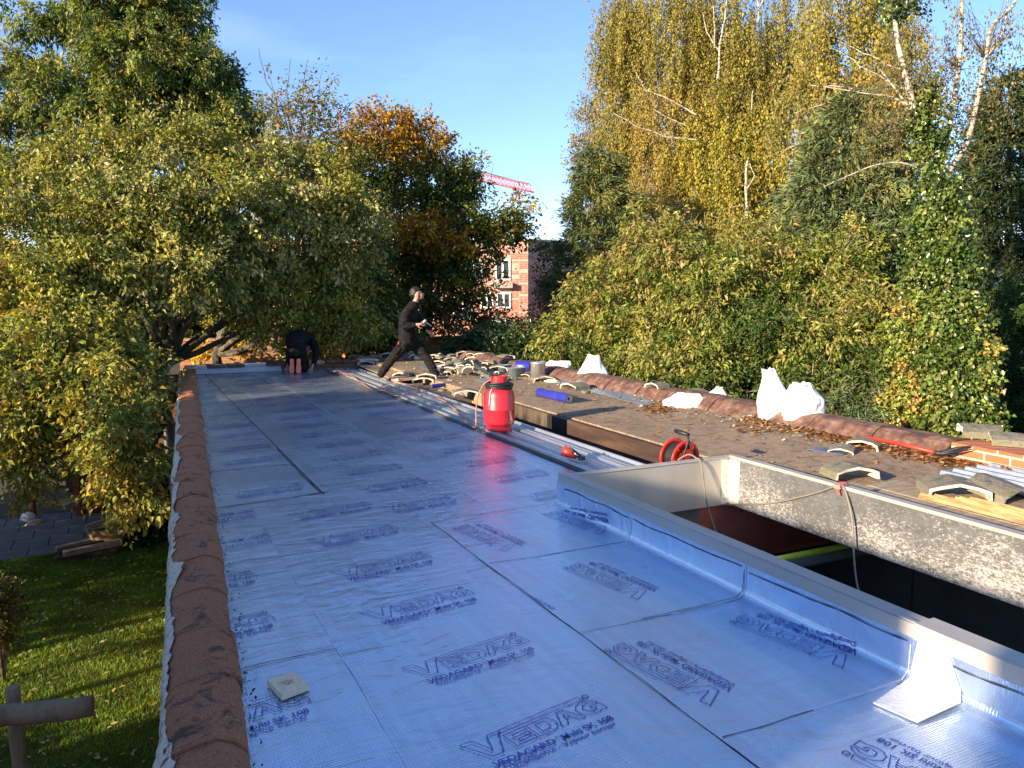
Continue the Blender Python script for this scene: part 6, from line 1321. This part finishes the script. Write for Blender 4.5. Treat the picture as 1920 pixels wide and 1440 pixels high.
mb = MB(); wbox(mb, cr, uL, wL, -.05, 16.1, -.5, .06, zr - GZ - .12, zr - GZ); wbox(mb, cr, uRt, wR, -.0, 9, -.45, .06, zr - GZ - .099, zr - GZ + .003); mb.build('parapet_cap', pbr('pale_cap', (.52, .40, .34), (.60, .48, .42), scale=2, rough=.7), bf, world=True)
WHITE = pbr('white_frame', (.78, .78, .78), (.82, .82, .82), scale=3, rough=.5, bmp=0)
gm, gt_, gp, go = newmat('window_glass'); gp.inputs['Base Color'].default_value = (.05, .06, .07, 1); gp.inputs['Roughness'].default_value = .08; gp.inputs['Specular IOR Level'].default_value = .8
def window(px0, px1, py0, py1, mull=1):
    s0 = -(px1 - 990) / F * dB; s1 = -(px0 - 990) / F * dB; z0 = CAMH + (540 - py1) / F * dB - GZ; z1 = CAMH + (540 - py0) / F * dB - GZ
    mb = MB(); t_ = .10
    for a in ((s0, s0 + t_, z0, z1), (s1 - t_, s1, z0, z1), (s0 + t_, s1 - t_, z0, z0 + t_), (s0 + t_, s1 - t_, z1 - t_, z1)): wbox(mb, cr, uL, wL, a[0], a[1], .0, .07, a[2], a[3])
    if mull: sm_ = (s0 + s1) / 2; wbox(mb, cr, uL, wL, sm_ - .05, sm_ + .05, .0, .065, z0 + t_, z1 - t_)
    w0 = mb.build('window', WHITE, bf, world=True)
    mb = MB(); wbox(mb, cr, uL, wL, s0 + t_, s1 - t_, .0, .03, z0 + t_, z1 - t_); mb.build('pane', gm, w0, world=True)
for a in ((928, 957, 486, 526), (870, 905, 486, 526), (810, 845, 486, 526), (900, 925, 548, 578), (930, 958, 548, 578), (850, 885, 548, 600), (795, 830, 548, 600), (890, 960, 600, 640)): window(*a)
mb = MB(); s0 = -(958 - 990) / F * dB; s1 = -(928 - 990) / F * dB; wbox(mb, cr, uL, wL, s0 - .1, s1 + .1, .0, .45, CAMH + (540 - 540) / F * dB - GZ, CAMH + (540 - 530) / F * dB - GZ); mb.build('balcony_slab', pbr('grey_slab', (.28, .24, .22), (.34, .3, .27), scale=3), bf, world=True)
# tower crane
RC = pbr('crane_red', (.55, .14, .15), (.62, .20, .2), scale=2, rough=.5, bmp=0)
cp = P3(655, 560, 170); cp.z = GZ; cn = thing('tower_crane', 'distant red tower crane whose jib pokes out above the trees', 'crane', cp)
D0 = P3(640, 282, 170); D1 = P3(998, 360, 150); mb = MB(); up_ = UZ * 1.35; dv = (D1 - D0); sd = dv.cross(UZ).normalized() * .75
for q in (D0 + sd, D0 - sd, D0 + up_): mb.tube([q, q + dv * (1 if (q - D0).length < 1 else .985)], .16, 5)
nj = 54
for i in range(nj):
    a = D0 + dv * (i / nj); b = D0 + dv * ((i + .5) / nj); c = D0 + dv * ((i + 1) / nj)
    for s_ in (sd, -sd): mb.tube([a + s_, b + up_, c + s_], .09, 4, cap=False)
mb.build('jib', RC, cn, world=True)
mb = MB(); ap = D0 + UZ * 9 ; mt = D0.copy(); mt.z = GZ
for sx_, sy_ in ((1, 1), (1, -1), (-1, -1), (-1, 1)): v_ = UR * sx_ * .8 + UF * sy_ * .8; mb.tube([mt + v_, D0 + v_], .14, 5)
for k in range(20): z0 = GZ + k * (D0.z - GZ) / 20; z1 = GZ + (k + 1) * (D0.z - GZ) / 20; mb.tube([Vector((mt.x, mt.y, z0)) - UR * .8, Vector((mt.x, mt.y, z1)) + UR * .8], .08, 4)
mb.tube([D0, ap], .2, 5); mb.build('mast', RC, cn, world=True)
mb = MB(); e = D0 + dv * .97 + UZ * 1.3; P = []
for i in range(13): t = i / 12; P.append((D0 + UZ * 3.5).lerp(e, t))
mb.tube(P, .09, 5); mb.build('stay_cable', BLACK, cn, world=True)
# brick garden wall beyond the far coping
gw = thing('garden_wall', 'old orange-brown brick garden wall beyond the far coping', 'garden wall', P3(600, 640, 20.4)); gw.location.z = GZ
a, b = P3(335, 640, 20.0), P3(1010, 640, 21.2); a.z = b.z = 0; u = (b - a).normalized(); w_ = Vector((u.y, -u.x, 0)); o_ = Vector((a.x, a.y, 0)); LL = (b - a).length
mb = MB(); wbox(mb, o_, u, w_, 0, LL, -.2, 0, GZ, .28); mb.build('wall', brick_mat('garden_brick', (.36, .13, .05), (.44, .18, .07), (.35, .27, .18), bw=.22, bh=.075), gw, world=True)
mb = MB(); wbox(mb, o_, u, w_, -.05, LL, -.24, .05, .28, .34); mb.build('coping', pbr('brown_coping', (.30, .17, .09), (.40, .25, .15), scale=4, rough=.85), gw, world=True)
bl = [B(372, 655, 19.4, 14, 10, .2, 14), B(395, 658, 19.4, 10, 8, .2, 10), B(460, 650, 19.5, 20, 9, .2, 16)]
t = thing('yellow_plant', 'clump of bright yellow autumn leaves against the garden wall', 'plant', tuple(P3(390, 680, 19.4).to_2d()) + (GZ,)); o, cc, dr = crown('foliage', t, bl, .12, .07, 12, [[(.62, .42, .03), (.55, .34, .03)]], seed=600, L=(.1, .25), jit=.06)
mb = MB()
for k in range(5): mb.tube([Vector(t.location), Vector(cc[k * 4])], [.02, .006], 5)
mb.build('stem', BARK, t, world=True)
# dark building with white fascia, right
q = P3(1715, 545, 24); q.z = GZ; db = thing('dark_house', 'dark building with a white roof edge glimpsed left of the ivy column', 'building', q)
mb = MB(); o_ = P3(1660, 545, 24); o_.z = 0; wbox(mb, o_, UR, -UF, 0, 4.5, -4, 0, GZ, 1.6); mb.build('wall', pbr('slate_cladding', (.05, .045, .06), (.075, .07, .09), scale=2, rough=.7), db, world=True)
mb = MB(); wbox(mb, o_, UR, -UF, -.1, 4.6, -4.1, .12, 1.6, 1.80); mb.build('fascia', WHITE, db, world=True)
q = P3(1850, 520, 40); q.z = GZ; wh = thing('pale_house', 'pale house wall glimpsed through the conifer at the right edge', 'building', q)
mb = MB(); o_ = P3(1845, 545, 40); o_.z = 0; wbox(mb, o_, UR, -UF, 0, 5, -5, 0, GZ, 3.4); mb.build('wall', pbr('cream_render', (.50, .46, .42), (.56, .52, .48), scale=1, rough=.9), wh, world=True)
mb = MB(); wbox(mb, o_, UR, -UF, -.2, 5.2, -5.2, .2, 3.4, 3.55); mb.build('roof', pbr('grey_roof', (.2, .2, .2), scale=2), wh, world=True)
# garden shed
RW = pbr('dark_red_boards', (.10, .020, .012), (.15, .03, .02), scale=3, rough=.75, bmp=.3, stretch=(6, 6, .4))
sh0 = G(58, 968, GZ); sh1 = G(268, 962, GZ); u = (sh1 - sh0).normalized(); w_ = Vector((u.y, -u.x, 0)); Ls = (sh1 - sh0).length
sh = thing('garden_shed', 'dark red open-fronted garden shed under the hanging branches', 'shed', (sh0 + sh1) / 2)
o_ = Vector((sh0.x, sh0.y, 0))
mb = MB(); wbox(mb, o_, u, w_, -.1, Ls + .1, -1.8, -1.72, GZ, GZ + 1.75); wbox(mb, o_, u, w_, Ls, Ls + .08, -1.72, 0, GZ, GZ + 1.6); wbox(mb, o_, u, w_, .9, Ls, -.06, 0, GZ, GZ + .85); mb.build('boarding', RW, sh, world=True)
for s in (.0, .82, Ls - .1):
    mb = MB(); wbox(mb, o_, u, w_, s, s + .10, .002, .09, GZ, GZ + 1.62); mb.build('post', pbr('red_post', (.22, .05, .035), (.28, .07, .05), scale=3, rough=.7), sh, world=True)
mb = MB(); z = GZ + 1.62; vs = [o_ + u * -.25 + w_ * .4 + UZ * z, o_ + u * (Ls + .3) + w_ * .4 + UZ * z, o_ + u * (Ls + .3) - w_ * 2.0 + UZ * (z + .5), o_ + u * -.25 - w_ * 2.0 + UZ * (z + .5)]
vs2 = [v + UZ * .05 for v in vs]; mb.add(vs + vs2, [(3, 2, 1, 0), (4, 5, 6, 7)] + [(i, (i + 1) % 4, 4 + (i + 1) % 4, 4 + i) for i in range(4)]); mb.build('roof', pbr('grey_felt_roof', (.26, .24, .21), (.36, .34, .30), scale=3, rough=.9), sh, world=True)
# picket fence by the wall
fn = thing('picket_fence', 'dark wooden picket fence beside the brick wall under the tree', 'fence', G(290, 960, GZ))
a, b = G(262, 958, GZ), G(330, 962, GZ); u = (b - a).normalized(); w_ = Vector((u.y, -u.x, 0)); o_ = Vector((a.x, a.y, 0)); L_ = (b - a).length
for k in range(int(L_ / .09)):
    mb = MB(); wbox(mb, o_, u, w_, k * .09, k * .09 + .05, -.56, -.54, GZ, GZ + 1.5); mb.build('picket', BEAMW, fn, world=True)
mb = MB(); wbox(mb, o_, u, w_, 0, L_, -.60, -.561, GZ + 1.1, GZ + 1.16); wbox(mb, o_, u, w_, 0, L_, -.60, -.561, GZ + .3, GZ + .36); mb.build('fence_rail', BEAMW, fn, world=True)
# planter, timber stack, odds on the paving
pl = thing('wooden_planter', 'round wooden planter with planks laid across it', 'planter', G(205, 1024, GZ)); mb = MB(); mb.lathe([(.26, 0), (.33, .36), (.30, .36), (.24, .03), (0, .03)], 14); mb.build('tub', pbr('planter_wood', (.24, .14, .06), (.32, .2, .09), scale=6, rough=.8, stretch=(1, 1, 6)), pl)
mb = MB()
for k in range(3): mb.box((.02 * k, -.12 + .12 * k, .38 + .02 * k), (.75, .09, .022), M=Matrix.Rotation(.3 + .25 * k, 4, 'Z'))
mb.build('loose_plank', OLDWOOD, pl)
st = thing('timber_stack', 'low dark stack of old timbers left of the round planter', 'timber', G(165, 1040, GZ)); 
for k in range(6):
    mb = MB(); mb.box((.03 * (k % 2), -.18 + .18 * (k % 3), .05 + .10 * (k // 3)), (.85, .12, .09), M=Matrix.Rotation(.1 * k, 4, 'Z'), bev=.01); mb.build('timber', OLDWOOD if k % 2 else BEAMW, st)
mb = MB(); mb.lathe([(.10, 0), (.13, .05), (.11, .13), (.05, .17), (0, .17)], 12, wob=lambda q, z: 1 + .12 * math.sin(3 * q + 9 * z)); o = mb.build('white_bundle', SACK); o.location = G(52, 978, GZ); tag(o, 'small white bundle on the paving in front of the shed', 'bundle')
mb = MB(); mb.lathe([(.14, 0), (.15, .03), (.10, .08), (0, .10)], 12, wob=lambda q, z: 1 + .2 * math.sin(2 * q)); o = mb.build('pink_cloth', pbr('pinkish_cloth', (.55, .33, .28), scale=5)); o.location = G(66, 984, GZ); tag(o, 'pinkish cloth heap right of the white bundle', 'cloth')
# log frame in the lower left corner
lg = thing('log_frame', 'rustic frame of round logs in the lower left corner above the lawn', 'log frame', (G(20, 1440, -1.3).x, G(20, 1440, -1.3).y, GZ))
LOGM = pbr('grey_log', (.20, .12, .065), (.32, .21, .12), (.10, .065, .04), scale=5, rough=.95, bmp=.7, bscale=18, bdist=.02, stretch=(1, 1, .3))
zt = -.85; a = G(-60, 1352, zt); b = G(176, 1322, zt)
def rlog(p, q, r, nm):
    mb = MB(); P = [Vector(p).lerp(Vector(q), i / 6) for i in range(7)]; mb.tube([x + Vector((.008 * math.sin(i * 2), .006 * math.cos(i * 3), .006 * math.sin(i))) for i, x in enumerate(P)], [r * (1 + .05 * math.sin(i * 1.9)) for i in range(7)], 12); mb.build(nm, LOGM, lg, world=True)
rlog(a, b, .062, 'cross_log'); 
pt = G(22, 1300, zt + .10); rlog((pt.x, pt.y + .085, GZ), (pt.x, pt.y + .085, pt.z), .040, 'post'); rlog((pt.x - .30, pt.y - .25, GZ), (pt.x - .10, pt.y - .06, zt), .035, 'brace')
# small bush at the left picture edge
bl = [B(-5, 1140, 8.6, 32, 42, .25, 80), B(-40, 1160, 8.4, 50, 60, .3, 60)]
bb = P3(0, 1180, 8.5); t = thing('garden_bush', 'small shaded bush at the left picture edge on the lawn', 'bush', (bb.x, bb.y, GZ)); o, cc, dr = crown('foliage', t, bl, .05, .03, 22, [[(.07, .08, .02), (.05, .06, .016), (.12, .10, .025)]], seed=640, L=(.1, .25), jit=.04)
mb = MB()
for k in range(8): mb.tube([Vector(t.location), Vector(cc[k * 9])], [.014, .005], 5)
mb.build('stem', BARK, t, world=True)
bl = [B(285, 985, 13.6, 26, 34, .3, 120), B(296, 915, 14.0, 16, 40, .25, 80), B(262, 1022, 13.3, 50, 12, .25, 70)]
bb = P3(280, 1030, 13.5); t = thing('ivy_patch', 'dark ivy growing at the foot of the brick wall beyond the lawn', 'ivy', (bb.x, bb.y, GZ)); o, cc, dr = crown('foliage', t, bl, .055, .048, 22, [[(.03, .06, .018), (.045, .08, .022)]], mat=GLOSSY, seed=660, L=(.08, .2), jit=.05)
mb = MB()
for k in range(8): mb.tube([Vector(t.location), Vector(cc[k * 12])], [.014, .005], 5)
mb.build('stem', BARK, t, world=True)

# ============================================================ unseen houses added on the left to shade the roof; their gap passes sun
HW = brick_mat('shade_house_brick', (.30, .14, .09), (.36, .18, .12), (.4, .36, .3)); XA = -7.0; ZH = 3.12; sk_ = math.tan(R(15))
def poly(mb, P, z0, z1):
    n = len(P); mb.add([(x, y, z0) for x, y in P] + [(x, y, z1) for x, y in P], [tuple(range(n))[::-1], tuple(range(n, 2 * n))] + [(i, (i + 1) % n, n + (i + 1) % n, n + i) for i in range(n)])
for nm, y0, y1, lb in (('a', -9.0, -.88, 'flat-roofed brick house behind the viewer on the left, outside the picture'), ('b', -.53, 5.0, 'flat-roofed brick house beside the lawn, outside the picture on the left')):
    h_ = thing('added_shade_house', lb, 'building', (XA - 2.5, (y0 + y1) / 2, GZ)); dx = 5.0; c0 = dx * sk_
    mb = MB(); poly(mb, [(XA, y0 if nm == 'b' else y0), (XA, y1), (XA - dx, y1 - (c0 if nm == 'a' else 0)), (XA - dx, y0 - (c0 if nm == 'b' else 0))], GZ, ZH - .15); mb.build('wall', HW, h_, world=True)
    mb = MB(); poly(mb, [(XA + .0, y0), (XA + .0, y1), (XA - dx, y1 - (c0 if nm == 'a' else 0)), (XA - dx, y0 - (c0 if nm == 'b' else 0))], ZH - .149, ZH); mb.build('roof', pbr('roof_edge_' + nm, (.3, .3, .3), scale=2), h_, world=True)
    for k in range(2): mb = MB(); yy = y0 + (y1 - y0) * (.2 + .45 * k); mb.b6(XA + .002, XA + .05, yy, yy + 1.0, -.6, .7); mb.build('window', WHITE, h_, world=True)
for k, y in enumerate((5.9, 7.4, 8.9)):  # added out-of-view trees: crowns shade the deck, sun passes below to the lawn
    c = (-7.0, y, 0); blx = [(-7.0, y, 2.0, .8, 1.0, 1.0, 420, 0)]
    t = thing('added_shade_tree', ['first', 'middle', 'last'][k] + ' of three clipped trees beside the lawn, outside the picture on the left', 'tree', (-7.0, y, GZ), 0, 'clipped trees beside the lawn'); o, cc, dr = crown('crown', t, blx, .11, .08, 26, [OL], seed=700 + k, L=(.1, .3), shell=.2, front=0, jit=.08)
    mb = MB(); mb.tube([(-7.0, y, GZ), (-7.0, y, 1.6)], [.09, .06], 8); mb.build('trunk', BARK, t, world=True)

# unseen hedges added left of the garden to shade paving and part of the lawn
for nm, y0, y1, zt, lb in (('tall', 9.3, 18, .25, 'tall garden hedge beyond the lawn, outside the picture on the left'), ('low', 5.0, 7.4, -1.30, 'low garden hedge beside the lawn, outside the picture on the left')):
    t = thing('added_shade_hedge', lb, 'hedge', (-6, (y0 + y1) / 2, GZ)); n = int(260 * (y1 - y0)); yy = RNG.uniform(y0, y1, n); top = zt + .16 * np.sin(yy * 5) + .12 * np.sin(yy * 11 + 1)
    cc = np.stack([RNG.uniform(-6.4, -5.7, n), yy, GZ + (top - GZ) * RNG.random(n)], 1); P = cc[:, None, :] + RNG.normal(0, .12, (n, 22, 3)); p = np.array(OL); C_ = p[RNG.integers(0, len(p), n)][:, None, :] * RNG.uniform(.7, 1.3, (n, 22, 1))
    leaves('foliage', t, P.reshape(-1, 3), RNG.normal(0, 1, (n * 22, 3)), .10, .07, C_.reshape(-1, 3), LEAF)
    mb = MB(); mb.tube([(-6, (y0 + y1) / 2, GZ), (-6, (y0 + y1) / 2, (zt + GZ) / 2)], [.05, .03], 6); mb.build('stem', BARK, t, world=True)
